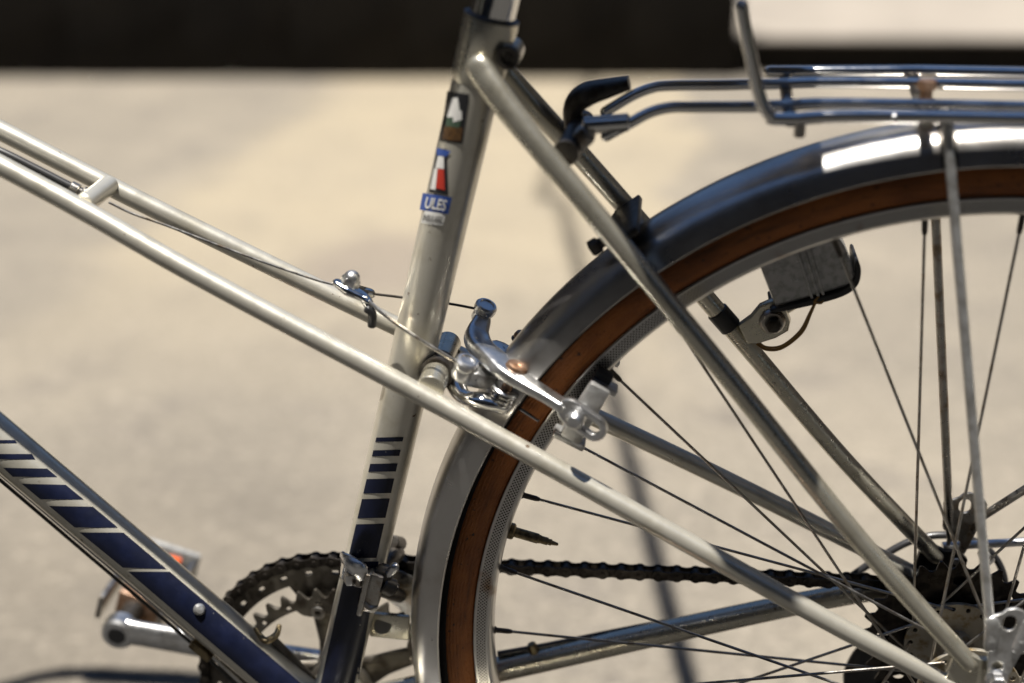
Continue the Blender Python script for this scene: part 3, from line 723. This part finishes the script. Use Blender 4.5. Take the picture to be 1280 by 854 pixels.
# ------------------------------------------------------------------ brake
n_b = V((.40, 0, .917)).normalized()           # normal of the caliper's plane
brake_root = None
bd = V((.917, 0, -.40))
mb = MB()
piv = {}
piv[-1] = at(637, 478, -.024); piv[1] = V((piv[-1].x, .024, piv[-1].z))
mid_b = V((br.x + .010, 0, br.z - .002))
for s in (-1, 1):                               # backing bridge: centre post to both pivots
    e_ = piv[s] - n_b * .0155
    sweep(mb, [mid_b - n_b * .006, mid_b.lerp(e_, .45) - n_b * .006 + Y * s * .010 - bd * .004, e_ + Y * s * .004 - bd * .010 - n_b * .001, e_ + bd * .002], [.0075, .0062, .0068, .0074], 18, 7, flat=.75, up=n_b, dome=.8)
    cyl(mb, e_ - n_b * .004, e_ + n_b * .006, .0078, 24, .0016)
cyl(mb, V((br.x, 0, br.z)), mid_b + bd * .012, .0055, 20, .0006)
cal = mb.build('brake_caliper', CHROME, bike)
AF = at(605, 389, .030); AN = at(581, 459, -.030)
def arm(path, radii, flat, name='arm'):
    mb = MB(); sweep(mb, path, radii, 28, 8, flat=flat, up=n_b, dome=.5, sq=.55); return mb.build(name, ALLOY, cal, 50)
SIDE = -1
arm1 = arm([AF - n_b * .005, at(601, 404, .026), at(596, 420, .018), at(601, 434, .006), at(616, 447, -.010), at(634, 464, -.023), at(660, 481, -.032), at(684, 495, -.038), at(704, 508, -.043)], [.0052, .0060, .0078, .0088, .0096, .0098, .0076, .0062, .0058], [.9, .85, .75, .62, .52, .48, .5, .55, .6])
A2 = [AN - n_b * .005, at(583, 470, -.024), V((AN.x + .010, -.012, AN.z - .014)), V((AN.x + .018, .004, AN.z - .016)), piv[1] - n_b * .006 - bd * .012, piv[1] - n_b * .006, mir(at(660, 481, -.032)) - n_b * .002, mir(at(704, 508, -.043)), mir(at(722, 520, -.045))]
arm2 = arm(A2, [.0045, .006, .0072, .0078, .0085, .0095, .0068, .0055, .005], [.9, .85, .8, .7, .62, .6, .62, .65, .7])
for s in (-1, 1):                               # pivot bolts, washers and springs
    top = piv[s] + n_b * .0062
    mb = MB(); cyl(mb, piv[s] - n_b * .018, top, .0035, 14); revolve(mb, [(1e-5, .0052), (.004, .0050), (.0064, .0036), (.0072, .0012), (.0068, 0), (1e-5, 0)], top + n_b * .0028, n_b, 24); b_ = mb.build('pivot_bolt', COPPER, cal)
    mb = MB(); cyl(mb, top + n_b * .0002, top + n_b * .0024, .0078, 24, .0008); mb.build('washer', DARK, b_)
    mb = MB(); cyl(mb, piv[s] - n_b * .0065, piv[s] - n_b * .0045, .0088, 24, .0008); mb.build('washer', ALLOY, b_)
    pts = []
    for i in range(45):
        a = i / 44 * 2 * math.pi * 3.0
        pts.append(piv[s] - n_b * (.0065 + .008 * i / 44) + Y * math.cos(a) * .0075 + bd * math.sin(a) * .0075)
    pts += [pts[-1] + bd * .010 + Y * s * .004, pts[-1] + bd * .026 + Y * s * .010]
    mb = MB(); sweep(mb, pts, .0011, 8); mb.build('spring', CHROME, cal)
# cable anchors
for P, s in ((AF, 1), (AN, -1)):
    ax = n_b.lerp(V((0, -1, 0)), .15).normalized()
    mb = MB(); revolve(mb, [(1e-5, -.0085), (.0054, -.0085), (.0064, -.006), (.0060, -.001), (.0070, 0), (.0074, .002), (.0072, .0046), (.0062, .0058), (.0048, .0060), (.0042, .0050), (1e-5, .0048)], P, ax, 24); b_ = mb.build('cable_anchor', ALLOY, cal)
# slotted arm end and brake shoe, both sides
for s in (-1, 1):
    f = (lambda p: p) if s < 0 else mir
    e0_, e1_ = at(722, 519, -.046), at(738, 530, -.048)
    ex = (e1_ - e0_); ex.normalize(); ey = V((.5, -.12, .85)); ey = (ey - ex * ey.dot(ex)).normalized()
    c_ = at(728, 524, -.047)
    mb = MB(); plate(mb, [slot(-.0085, 0, .0085, -.0003, .0083, 12), slot(-.004, 0, .0085, 0, .0036, 8)], .0052, c_, ex, ey, .0014)
    if s > 0: mb.v = [(x, -y, z) for x, y, z in mb.v]
    loop = mb.build('arm_eye', ALLOY, arm1 if s < 0 else arm2)
    tang = V((-math.sin(R(137)), 0, math.cos(R(137)))) * -1     # along the rim at the pad
    rad = V((math.cos(R(140)), 0, math.sin(R(140))))
    nrm = ex.cross(ey); nrm = nrm if nrm.y < 0 else -nrm
    pc = at(722, 521, -.047); 
    mb = MB(); cyl(mb, pc - nrm * .002, pc + nrm * .004, .0052, 22, .001); revolve(mb, [(.0056, 0), (.0060, .001), (.0055, .0035), (.0035, .0055), (1e-5, .0060)], pc + nrm * .0036, nrm, 22); cyl(mb, pc, pc - nrm * .02, .003, 14)
    if s > 0: mb.v = [(x, -y, z) for x, y, z in mb.v]
    mb.build('shoe_bolt', ALLOY, cal)
    p_lo, p_hi = at(712, 545, -.026), at(752, 478, -.026)
    tv = (p_hi - p_lo).normalized(); rv = V((tv.z, 0, -tv.x))
    mb = MB(); cc = (p_lo + p_hi) / 2
    box(mb, cc - Y * .003, tv, Y, tv.cross(Y), (p_hi - p_lo).length / 2, .0055, .0068, .0018)
    box(mb, p_lo - Y * .002, tv, Y, tv.cross(Y), .0022, .0065, .0105, .0010)
    if s > 0: mb.v = [(x, -y, z) for x, y, z in mb.v]
    sh = mb.build('brake_shoe', ALLOY_M, cal)
    mb = MB(); box(mb, cc + tv * .004 + Y * .0065, tv, Y, tv.cross(Y), .0215, .0052, .0054, .0012)
    if s > 0: mb.v = [(x, -y, z) for x, y, z in mb.v]
    mb.build('brake_pad', RUBBER, sh)
    fp = at(757, 482, -.022)
    mb = MB(); box(mb, fp, tv, Y, tv.cross(Y), .002, .006, .0075, .001)
    if s > 0: mb.v = [(x, -y, z) for x, y, z in mb.v]
    mb.build('shoe_end_cap', ALLOY_M, sh)
# straddle hanger and cables
hg = at(440, 360, 0)
xh = (at(460, 372, 0) - at(425, 356, 0)).normalized(); zh = V((-xh.z, 0, xh.x))
mb = MB(); sweep(mb, [at(422, 354, -.002), at(436, 362, -.003), at(452, 370, -.005), at(461, 377, -.008)], [.0040, .0062, .0050, .0032], 16, 6, flat=.62, up=zh, dome=.8)
sweep(mb, [at(440, 361, .001), at(452, 365, .009), at(463, 367, .013)], [.0048, .0048, .0040], 16, 6, flat=.75, up=zh, dome=.8)
sweep(mb, [at(455, 373, -.007), at(461, 384, -.009), at(464, 396, -.010)], [.0030, .0026, .0020], 12, 6, dome=.6)
hang = mb.build('cable_hanger', CHROME, bike)
nb_ = at(436, 357, -.001)
mb = MB(); hexnut(mb, nb_ - zh * .001, nb_ + zh * .0055, .0062, dome=.0048); mb.build('acorn_nut', ALLOY, hang)
mb = MB(); sweep(mb, [at(459, 386, -.0105), at(465, 392, -.0105), at(465, 407, -.0105)], .0028, 10, 4, dome=.6); mb.build('cable_end_cap', BLACK, hang)
mb = MB(); sweep(mb, [at(463, 367, .013), at(500, 371.5, .017), at(560, 379.5, .025), at(600, 387, .030)], .0009, 8, 5); mb.build('straddle_cable', DARK, bike)
mb = MB(); sweep(mb, [at(458, 374, -.008), at(490, 401, -.0175), at(535, 431, -.025), at(580, 458, -.0315)], .00125, 8, 5); mb.build('straddle_cable', STEEL, bike)
mb = MB(); sweep(mb, [at(136, 253, 0), at(165, 267, 0), at(205, 281, 0), at(260, 302, 0), at(330, 328, 0), at(395, 350, 0), at(432, 359, 0)], .0008, 8, 5); mb.build('brake_cable', STEEL, bike)
hs = V((HEADB.x - .02, .01, .62))
mb = MB(); sweep(mb, [at(-160, 128, .002), at(-60, 165, .001), at(0, 189, 0), at(45, 211, 0), at(90, 234, 0)], .0026, 14, 6); mb.build('cable_housing', OUTER, bike)
a, b = at(88, 233, 0), at(99, 238.5, 0)
mb = MB(); cyl(mb, a, b, .0038, 18, .0006); cyl(mb, b, at(104, 241, 0), .0026, 14, .0003); cyl(mb, at(103, 240.5, 0), at(109, 243.5, 0), .0043, 14, .0008); mb.build('cable_adjuster', STEEL, bike)
mb = MB(); sweep(mb, [at(552, 428, .030), at(566, 431, .026), at(574, 441, .024)], .0009, 8, 5); mb.build('cable_end', DARK, bike)

# ------------------------------------------------------------------ drivetrain
CRY = .0455
PR = .0127 / (2 * math.sin(math.pi / 51))
cc = (BB.x, BB.z)
# outer ring: annulus with five tabs and slots
def ring(T, y, inner_r, nslots, slot_r, tabs, mat, name, th):
    pr = .0127 / (2 * math.sin(math.pi / T)); lp = []
    for i in range(T):
        for f, r in ((-.5, pr - .0036), (-.32, pr - .0026), (-.18, pr + .0008), (-.06, pr + .0034), (.06, pr + .0034), (.18, pr + .0008), (.32, pr - .0026)):
            a = 2 * math.pi * (i + f) / T; lp.append((r * math.cos(a), r * math.sin(a)))
    loops = [lp]; inn = []
    for i in range(200):
        a = 2 * math.pi * i / 200; r = inner_r
        for k in range(5):
            d = abs((a - R(72 * k + tabs) + math.pi) % (2 * math.pi) - math.pi)
            if d < R(13): r = min(r, inner_r - (inner_r - .062) * (1 - (d / R(13)) ** 2) ** .5)
        inn.append((r * math.cos(a), r * math.sin(a)))
    loops.append(inn)
    for i in range(nslots):
        a = 2 * math.pi * (i + .5) / nslots; t = .030 if nslots > 15 else .05
        loops.append([(slot_r * math.cos(a + u_ * t) + w_ * math.cos(a), slot_r * math.sin(a + u_ * t) + w_ * math.sin(a)) for u_, w_ in ((-1, 0), (-.8, .0014), (.8, .0014), (1, 0), (.8, -.0014), (-.8, -.0014))])
    for k in range(5):
        a = R(72 * k + tabs); loops.append(circ(.0665 * math.cos(a), .0665 * math.sin(a), .0026, 12))
    mb = MB(); plate(mb, loops, th, (cc[0], y, cc[1]), (1, 0, 0), (0, 0, 1), .0004); return mb.build(name, mat, bike)
TAB = 100
ring1 = ring(51, CRY, .0865, 30, .0935, TAB, RINGM, 'chainring', .003)
ring2 = ring(40, CRY - .0085, .0705, 20, .0740, TAB, RINGM, 'chainring', .0028)
mb = MB()
for k in range(5):
    a = R(72 * k + TAB); d = V((math.cos(a), 0, math.sin(a)))
    sweep(mb, [BB + Y * .047 + d * .012, BB + Y * .0465 + d * .035, BB + Y * .0425 + d * .064, BB + Y * .042 + d * .070], [.015, .0095, .0072, .006], 16, 4, flat=.34, up=(0, 1, 0), dome=.8)
cyl(mb, BB + Y * .034, BB + Y * .056, .0235, 36, .003); spd = mb.build('crank_spider', RINGM, bike)
for k in range(5):
    a = R(72 * k + TAB); d = V((math.cos(a), 0, math.sin(a))); q = BB + d * .0665
    mb = MB(); revolve(mb, [(.0022, 0), (.0030, .0), (.0050, .0004), (.0052, .0016), (.0048, .0020), (.0024, .0020)], q + Y * (CRY - .0102), -Y, 18); mb.build('ring_bolt', STEEL, spd)
CE = at(150, 788, .084)
mb = MB(); c0_ = BB + Y * .060; cu_ = (CE - c0_)
sweep(mb, [c0_, c0_ + cu_ * .1, c0_ + cu_ * .5, c0_ + cu_ * .9, CE], [.016, .0130, .0112, .0108, .0128], 24, 6, flat=.58, up=(0, 1, 0), dome=.85)
cyl(mb, CE - Y * .0078, CE + Y * .0078, .0132, 30, .0022)
crank = mb.build('crank_arm', ALLOY, bike)
mb = MB(); cyl(mb, CE - Y * .0083, CE + Y * .003, .0072, 20, .0004); mb.build('pedal_thread', BLACK, crank)
c0_ = BB - Y * .060; CE2 = BB + (BB - V((CE.x, 0, CE.z))) ; CE2 = V((CE2.x, -.084, CE2.z))
mb = MB(); sweep(mb, [c0_, c0_.lerp(CE2, .5), CE2], [.015, .0112, .0125], 20, 8, flat=.58, up=(0, 1, 0), dome=.85); cyl(mb, BB - Y * .034, BB - Y * .066, .013, 24, .002); mb.build('crank_arm', ALLOY, bike)
# pedals
def pedal(E_, s):
    up_ = V((.30, 0, .954)); fw = V((.954, 0, -.30)); mb = MB()
    cyl(mb, E_ + Y * s * .006, E_ + Y * s * .022, .0085, 20, .001); cyl(mb, E_ + Y * s * .02, E_ + Y * s * .105, .0085, 20, .001, r2=.0062)
    pd = mb.build('pedal', DARK, bike)
    for q in (-1, 1):
        mb = MB(); ce = E_ + Y * s * .060 + fw * (q * .024)
        box(mb, ce, Y, fw, up_, .042, .0022, .0105, .001); mb.build('pedal_cage', STEEL, pd)
    mb = MB(); box(mb, E_ + Y * s * .050 + fw * .002, fw, Y, up_, .017, .020, .012, .003); mb.build('pedal_block', COPPER, pd)
    mb = MB(); box(mb, E_ + Y * s * .019 - up_ * .0125, fw, Y, up_, .018, .004, .0016, .0008); mb.build('pedal_tab', PAINT_OLD, pd)
    mb = MB(); box(mb, E_ + Y * s * .108 + fw * .004, fw, Y, up_, .024, .0030, .0130, .004); mb.build('pedal_end_cap', LAMPC, pd)
    mb = MB(); box(mb, E_ + Y * s * .1030 + fw * .004 - up_ * .002, fw, Y, up_, .0095, .0020, .0075, .001); mb.build('pedal_reflector', ORANGE, pd)
    return pd
pedal(CE, 1); pedal(CE2, -1)

# chain: rollers as one mesh, every link its own piece
r2_ = .0127 / (2 * math.sin(math.pi / 15)); CHY = .0462
path = []
A0 = V((0, r2_)); 
for i in range(0, 41): t = R(91 + 178 * i / 40); path.append(V((cc[0] + PR * math.cos(t), cc[1] + PR * math.sin(t))))
low = [V((.020, -.158)), V((.038, -.152)), V((.044, -.138)), V((.040, -.115)), V((.018, -.085)), V((.012, -.066)), V((.020, -.050)), V((.0295, -.022)), V((.0305, 0)), V((.026, .017)), V((.014, .028)), V((.0, .0308))]
path += low
seg_ = []; tot = 0
for i in range(len(path)):
    a, b = path[i], path[(i + 1) % len(path)]; L = (b - a).length; seg_.append((tot, L, a, b)); tot += L
NL = int(tot / .0127) // 2 * 2; pitch = tot / NL
def along(s_):
    s_ %= tot
    for t0, L, a, b in seg_:
        if s_ <= t0 + L + 1e-9: return a.lerp(b, (s_ - t0) / L if L else 0)
    return path[0]
def chy(x):                     # chain line from the rings to the sprocket in use
    k = min(max((x + .42) / .40, 0), 1); return CRY * (1 - k) + .0430 * k
joint = [along(i * pitch) for i in range(NL)]
mb = MB()
for q in joint: y = chy(q.x); cyl(mb, (q.x, y - .0034, q.y), (q.x, y + .0034, q.y), .0038, 10, .0003)
chain = mb.build('chain', GREASE, bike)
def link_mesh(outer):
    mb = MB(); h = .0127 / 2; lp = []
    rr = .0043
    for i in range(13): t = R(-125 + 250 * i / 12); lp.append((h + rr * math.cos(t), rr * math.sin(t)))
    lp.append((0, .0030))
    for i in range(13): t = R(55 + 250 * i / 12); lp.append((-h + rr * math.cos(t), rr * math.sin(t)))
    lp.append((0, -.0030))
    o_ = .0031 if not outer else .0042
    for s in (-1, 1): plate(mb, [lp], .0010, (0, s * o_, 0), (1, 0, 0), (0, 0, 1), .0002)
    if outer:
        for x in (-h, h): cyl(mb, (x, -.0053, 0), (x, .0053, 0), .0018, 8, .0003)
    return mb.mesh('link', GREASE)
LM = [link_mesh(False), link_mesh(True)]
for i in range(NL):
    a, b = joint[i], joint[(i + 1) % NL]; mid_ = (a + b) / 2
    o = obj('link', LM[i % 2], chain); o.location = (mid_.x, chy(mid_.x), mid_.y); o.rotation_euler = (0, -math.atan2(b.y - a.y, b.x - a.x), 0)

# front derailleur on the seat tube
fdc = at(449, 708, 0); k_ = (fdc - BB).dot(SU); fo = BB + SU * k_
mb = MB(); revolve(mb, [(RS + .0002, -.006), (RS + .0016, -.0055), (RS + .0018, 0), (RS + .0016, .0055), (RS + .0002, .006)], fo, SU, 36)
fd = mb.build('front_derailleur', CHROME, bike)
fx = SU.cross(Y); fx = fx if fx.x > 0 else -fx
le = at(437, 707, -.016)
mb = MB(); sweep(mb, [at(430, 697, -.010), at(437, 704, -.018), at(448, 712, -.0215), at(452, 722, -.019)], [.0048, .0062, .0064, .005], 14, 5, flat=.6, up=Y); hexnut(mb, at(437, 717, -.018), at(438, 729, -.018), .0042); mb.build('clamp_ear', ALLOY, fd)
mb = MB(); cyl(mb, at(449, 722, -.0195), at(448, 732, -.0195), .0025, 12); mb.build('clamp_bolt', STEEL, fd)
mb = MB(); box(mb, at(466, 734, -.012), fx, Y, SU, .0065, .0085, .0150, .002); box(mb, at(456, 740, -.020), fx, Y, SU, .0018, .005, .0165, .001); sweep(mb, [at(452, 752, -.02), at(462, 760, -.020), at(471, 757, -.018)], .0026, 10, 4); mb.build('derailleur_body', STEEL, fd)
mb = MB(); cyl(mb, at(478, 729, -.016), at(492, 736, -.014), .0062, 18, .0010); cyl(mb, at(491, 735, -.014), at(496, 738, -.014), .0042, 12); box(mb, at(480, 716, -.012), fx, Y, SU, .006, .006, .004, .0015); mb.build('cable_clamp', DARK, fd)
mb = MB(); sweep(mb, [at(486, 718, -.015), at(493, 709, -.016)], .0032, 12, dome=1); mb.build('clamp_screw', ALLOY, fd)
mb = MB(); sweep(mb, [at(476, 712, .0), at(486, 700, .016), at(496, 692, .034)], [.006, .0065, .006], 12, 5); cyl(mb, at(490, 678, .03), at(500, 680, .046), .0052, 14, .001); cyl(mb, at(470, 735, -.01), at(500, 745, .03), .005, 12); mb.build('derailleur_link', DARK, fd)
for y in (.0375, .0535):
    mb = MB(); o_ = V((cc[0], y, cc[1])); lp = []
    for i in range(15): t = R(50 + 30 * i / 14); lp.append(((PR + .010) * math.cos(t), (PR + .010) * math.sin(t)))
    for i in range(15): t = R(80 - 36 * i / 14); lp.append(((PR - .012 - .010 * i / 14) * math.cos(t), (PR - .012 - .010 * i / 14) * math.sin(t)))
    plate(mb, [lp], .0014, o_, (1, 0, 0), (0, 0, 1), .0004); mb.build('cage_plate', STEEL, fd)
# pale kick plate seen between the seat tube and the mudguard
mb = MB(); box(mb, at(487, 782, .012), (1, 0, -.05), Y, (.05, 0, 1), .014, .0020, .010, .002); cyl(mb, at(478, 783, .008), at(478, 783, .018), .0062, 18); mb.build('chain_stay_bridge', PAINT_OLD, bike)
# rear derailleur
mb = MB(); cyl(mb, (.012, .066, -.022), (.012, .088, -.022), .010, 20, .002); sweep(mb, [(.012, .078, -.022), (.028, .078, -.05), (.020, .066, -.066)], [.010, .012, .010], 18, 6, flat=.7)
box(mb, (.032, .0465, -.105), (.35, 0, -1), Y, (1, 0, .35), .045, .0010, .013, .0006); box(mb, (.032, .0575, -.105), (.35, 0, -1), Y, (1, 0, .35), .045, .0010, .013, .0006)
sweep(mb, [at(1100, 800, .058), at(1085, 820, .062), at(1078, 850, .064), at(1100, 872, .062), at(1130, 880, .06)], [.006, .011, .014, .014, .010], 18, 5, flat=.5, up=Y); rdl = mb.build('rear_derailleur', BLACK, bike)
mb = MB(); sweep(mb, [at(1020, 752, .0735), at(1062, 722, .076), at(1100, 697, .078), at(1140, 676, .080), at(1180, 669, .081), at(1222, 678, .082), at(1246, 700, .083), at(1256, 728, .083), at(1250, 752, .083)], .0026, 12, 6); mb.build('cable_housing', OUTER, bike)
mb = MB(); sweep(mb, [at(1178, 683, .0715), at(1215, 681, .073), at(1290, 677, .075)], .0030, 12, 4); mb.build('carrier_bolt_rod', ALLOY, bike)
mb = MB(); cyl(mb, at(1236, 693, .072), at(1229, 700, .070), .006, 14); mb.build('adjuster', ALLOY, rdl)
mb = MB(); sweep(mb, [at(622, 818, .038), at(690, 806, .043), at(800, 784, .052), at(960, 755, .064)], .0024, 10, 5); mb.build('cable_housing', OUTER, bike)
mb = MB(); sweep(mb, [at(664, 805, .040), at(667, 812, .040), at(671, 822, .040)], [.0030, .0042, .0046], 12, 4); mb.build('cable_stop', BRASS, bike)
# cables under and over the down tube
for off, y, rr, mt in ((0, -.004, .0010, ALLOY), (-7, .005, .0013, OUTER)):
    mb = MB(); sweep(mb, [at(-180, 440 - off, y), at(0, 593 - off, y), at(115, 691 - off, y), at(238, 796 - off, y), at(330, 882 - off, y)], rr, 8, 4); mb.build('gear_cable', mt, bike)
mb = MB(); box(mb, at(252, 812, -.004), DTU, Y, DTU.cross(Y), .009, .004, .0032, .0012); mb.build('cable_guide', BRASS, bike)
nbp = on_tube(249, 762, DA, DB_, RD); nn_ = (nbp - (DA + DTU * (nbp - DA).dot(DTU))).normalized()
mb = MB(); revolve(mb, [(.0042, -.001), (.0040, .0012), (.0026, .003), (1e-5, .0034)], nbp, nn_, 14); mb.build('shifter_boss', ALLOY_M, dt)
mb = MB(); sweep(mb, [at(319, 786, -.002), at(326, 796, -.004), at(333, 801, -.006), at(345, 794, .0), at(349, 783, .006)], [.0016, .0022, .0026, .0024, .0018], 10, 5, dome=.8); mb.build('cable_stop', BRASS, dt)
mb = MB(); sweep(mb, [at(342, 800, .004), at(368, 826, .005), at(396, 851, .006), at(420, 873, .007)], [.0030, .0030, .0014, .0014], 10, 3); mb.build('gear_cable', DARK, bike)

# ------------------------------------------------------------------ dynamo light unit on the far stay
lu_c = at(1012, 336, .046)
lx = (at(1062, 322, .046) - at(966, 350, .046)).normalized(); lz = V((-lx.z, 0, lx.x))
if lz.z < 0: lz = -lz
mb = MB(); W_ = (at(1066, 322, .046) - at(962, 352, .046)).length / 2
ol = [(-W_, -.013), (W_ * .86, -.013), (W_ * .98, -.008), (W_ * .93, .012), (W_ * .86, .022), (-W_ * 1.08, .022)]
plate(mb, [ol], .030, lu_c, lx, lz, .0022)
for k in (-.13, .02, .14): box(mb, lu_c + lx * (W_ * k) + lz * .004 - Y * .0152, lx, Y, lz, .0010 if k else .0018, .0012, .0175, .0006)
lu = mb.build('light_unit', LAMPC, bike)
mb = MB(); plate(mb, [[(p_.x, p_.y) for p_ in spline([(-W_ * 1.04, -.0155, 0), (-W_ * .3, -.0175, 0), (W_ * .5, -.0178, 0), (W_ * .92, -.0140, 0), (W_ * 1.10, -.006, 0), (W_ * 1.12, .001, 0), (W_ * 1.04, .0015, 0), (W_ * .90, -.0085, 0), (W_ * .5, -.0132, 0), (-W_ * .4, -.0130, 0), (-W_ * 1.06, -.0125, 0)], 5, True)]], .034, lu_c, lx, lz, .001); mb.build('light_base', BLACK, lu)
sb = at(908, 397, .052); sv = (NSTAY[4] - NSTAY[3]).normalized(); 
far = [mir(p) for p in NSTAY]
def far_at(px, py):
    # point of the far stay nearest to a line of sight
    best = None
    for i in range(len(far) - 1):
        for k in range(41):
            q = far[i].lerp(far[i + 1], k / 40); d = rayd(px, py).normalized(); e = (q - CAM_POS); dist = (e - d * e.dot(d)).length
            if best is None or dist < best[0]: best = (dist, q, (far[i + 1] - far[i]).normalized())
    return best[1], best[2]
q_, t_ = far_at(907, 396)
mb = MB(); cyl(mb, q_ - t_ * .0075, q_ + t_ * .0075, .0072, 26, .0006); mb.build('light_clamp_band', BLACK, lu)
ear = at(962, 401, .040)
ca = (at(985, 392, .040) - at(930, 410, .044)).normalized(); cz = V((-ca.z, 0, ca.x))
mb = MB(); plate(mb, [[(-.019, .0045), (-.010, .0075), (-.002, .0125), (.008, .0135), (.013, .009), (.0125, -.004), (.009, -.0095), (.0, -.0115), (-.010, -.0115), (-.0185, -.009)]], .007, ear, ca, cz, .0012)
sweep(mb, [ear + ca * .008 + cz * .004, lu_c - lz * .017 - lx * .008], [.0045, .004], 14, 0, flat=.8); mb.build('light_bracket', PAINT_OLD, lu)
mb = MB(); cyl(mb, ear - Y * .0035 + cz * .0005 + ca * .002, ear - Y * .0075 + cz * .0005 + ca * .002, .0085, 22, .001, r2=.0075); mb.build('bracket_washer', STEEL, lu)
mb = MB(); hexnut(mb, ear - Y * .0072 + ca * .002, ear - Y * .0115 + ca * .002, .0052, dome=.001); mb.build('bracket_bolt', DARK, lu)
for k in (0, 4):
    mb = MB(); sweep(mb, [at(1021, 374, .030), at(1012 + k * .4, 392, .029), at(1000 + k * .6, 414 + k * .5, .030), at(978, 432 + k * .8, .033), at(958, 434 + k * .8, .038), at(946, 426 + k, .042)], .00085, 8, 6); mb.build('lamp_wire', WIRE, lu)
mb = MB(); sweep(mb, [at(1030, 374, .030), at(1026, 379, .029), at(1018, 377, .029), at(1024, 371, .030)], .0008, 8, 5); mb.build('lamp_wire', WIRE, lu)

# ------------------------------------------------------------------ front end, out of the picture to the left
HU = V((-.30, 0, .954)).normalized() * 1.0; HU = V((.30, 0, .954)).normalized()
H0 = HEADB - HU * .03; H1 = V((-.905, 0, .482)) ; hl = (V((-.86, 0, .53)) - H0).dot(HU)
H1 = H0 + HU * max(hl, .15)
mb = MB(); cyl(mb, H0, H1, .0178, 32, .001); mb.build('head_tube', PAINT, bike)
FAX = V((-1.045, 0, 0))
for s in (-1, 1):
    mb = MB(); sweep(mb, [H0 - HU * .035 + Y * s * .022, H0 - HU * .06 + Y * s * .034, (H0 - HU * .2).lerp(FAX, .25) + Y * s * .045, FAX + V((.02, s * .050, .06)), FAX + Y * s * .050], [.011, .011, .0095, .007, .006], 18, 6); mb.build('fork_blade', PAINT, bike)
mb = MB(); cyl(mb, H0 - HU * .045, H0, .016, 24, .002); cyl(mb, H0 - HU * .036 - Y * .03, H0 - HU * .036 + Y * .03, .011, 20, .003); mb.build('fork_crown', CHROME, bike)
make_wheel('front_wheel', FAX, False)
mb = MB(); cyl(mb, H1, H1 + HU * .11, .0112, 24, .001); sweep(mb, [H1 + HU * .10, H1 + HU * .115 + V((-.03, 0, .004)), H1 + HU * .115 + V((-.08, 0, .008))], .012, 18, 5); mb.build('stem', ALLOY, bike)
hc = H1 + HU * .115 + V((-.08, 0, .008))
for s in (-1, 1):
    g0, g1 = V((-.925, s * .322, .612)), V((-.775, s * .326, .598))
    mb = MB(); sweep(mb, [hc, hc + V((-.01, s * .10, .008)), V((-1.03, s * .22, .615)), V((-.995, s * .275, .618)), g0, g1], .0111, 18, 6); hb = mb.build('handlebar', CHROME, bike)
    mb = MB(); sweep(mb, [g0.lerp(g1, .18), g1], .0165, 18, 2, dome=.5); mb.build('grip', RUBBER, hb)
    mb = MB(); sweep(mb, [g0 + V((-.01, s * .004, -.012)), g0 + V((.03, s * .012, -.035)), g1 + V((-.02, s * .016, -.045))], [.008, .0075, .006], 14, 6, flat=.6, up=(0, 0, 1), dome=.6); mb.build('brake_lever', ALLOY, hb)
# side stand
mb = MB(); foot = V((BB.x + .05, -.165, -RT + .012)); sweep(mb, [BB + V((.055, -.018, .0)), BB + V((.055, -.05, -.05)), foot], .0075, 16, 5, dome=.6); mb.build('side_stand', STEEL, bike)
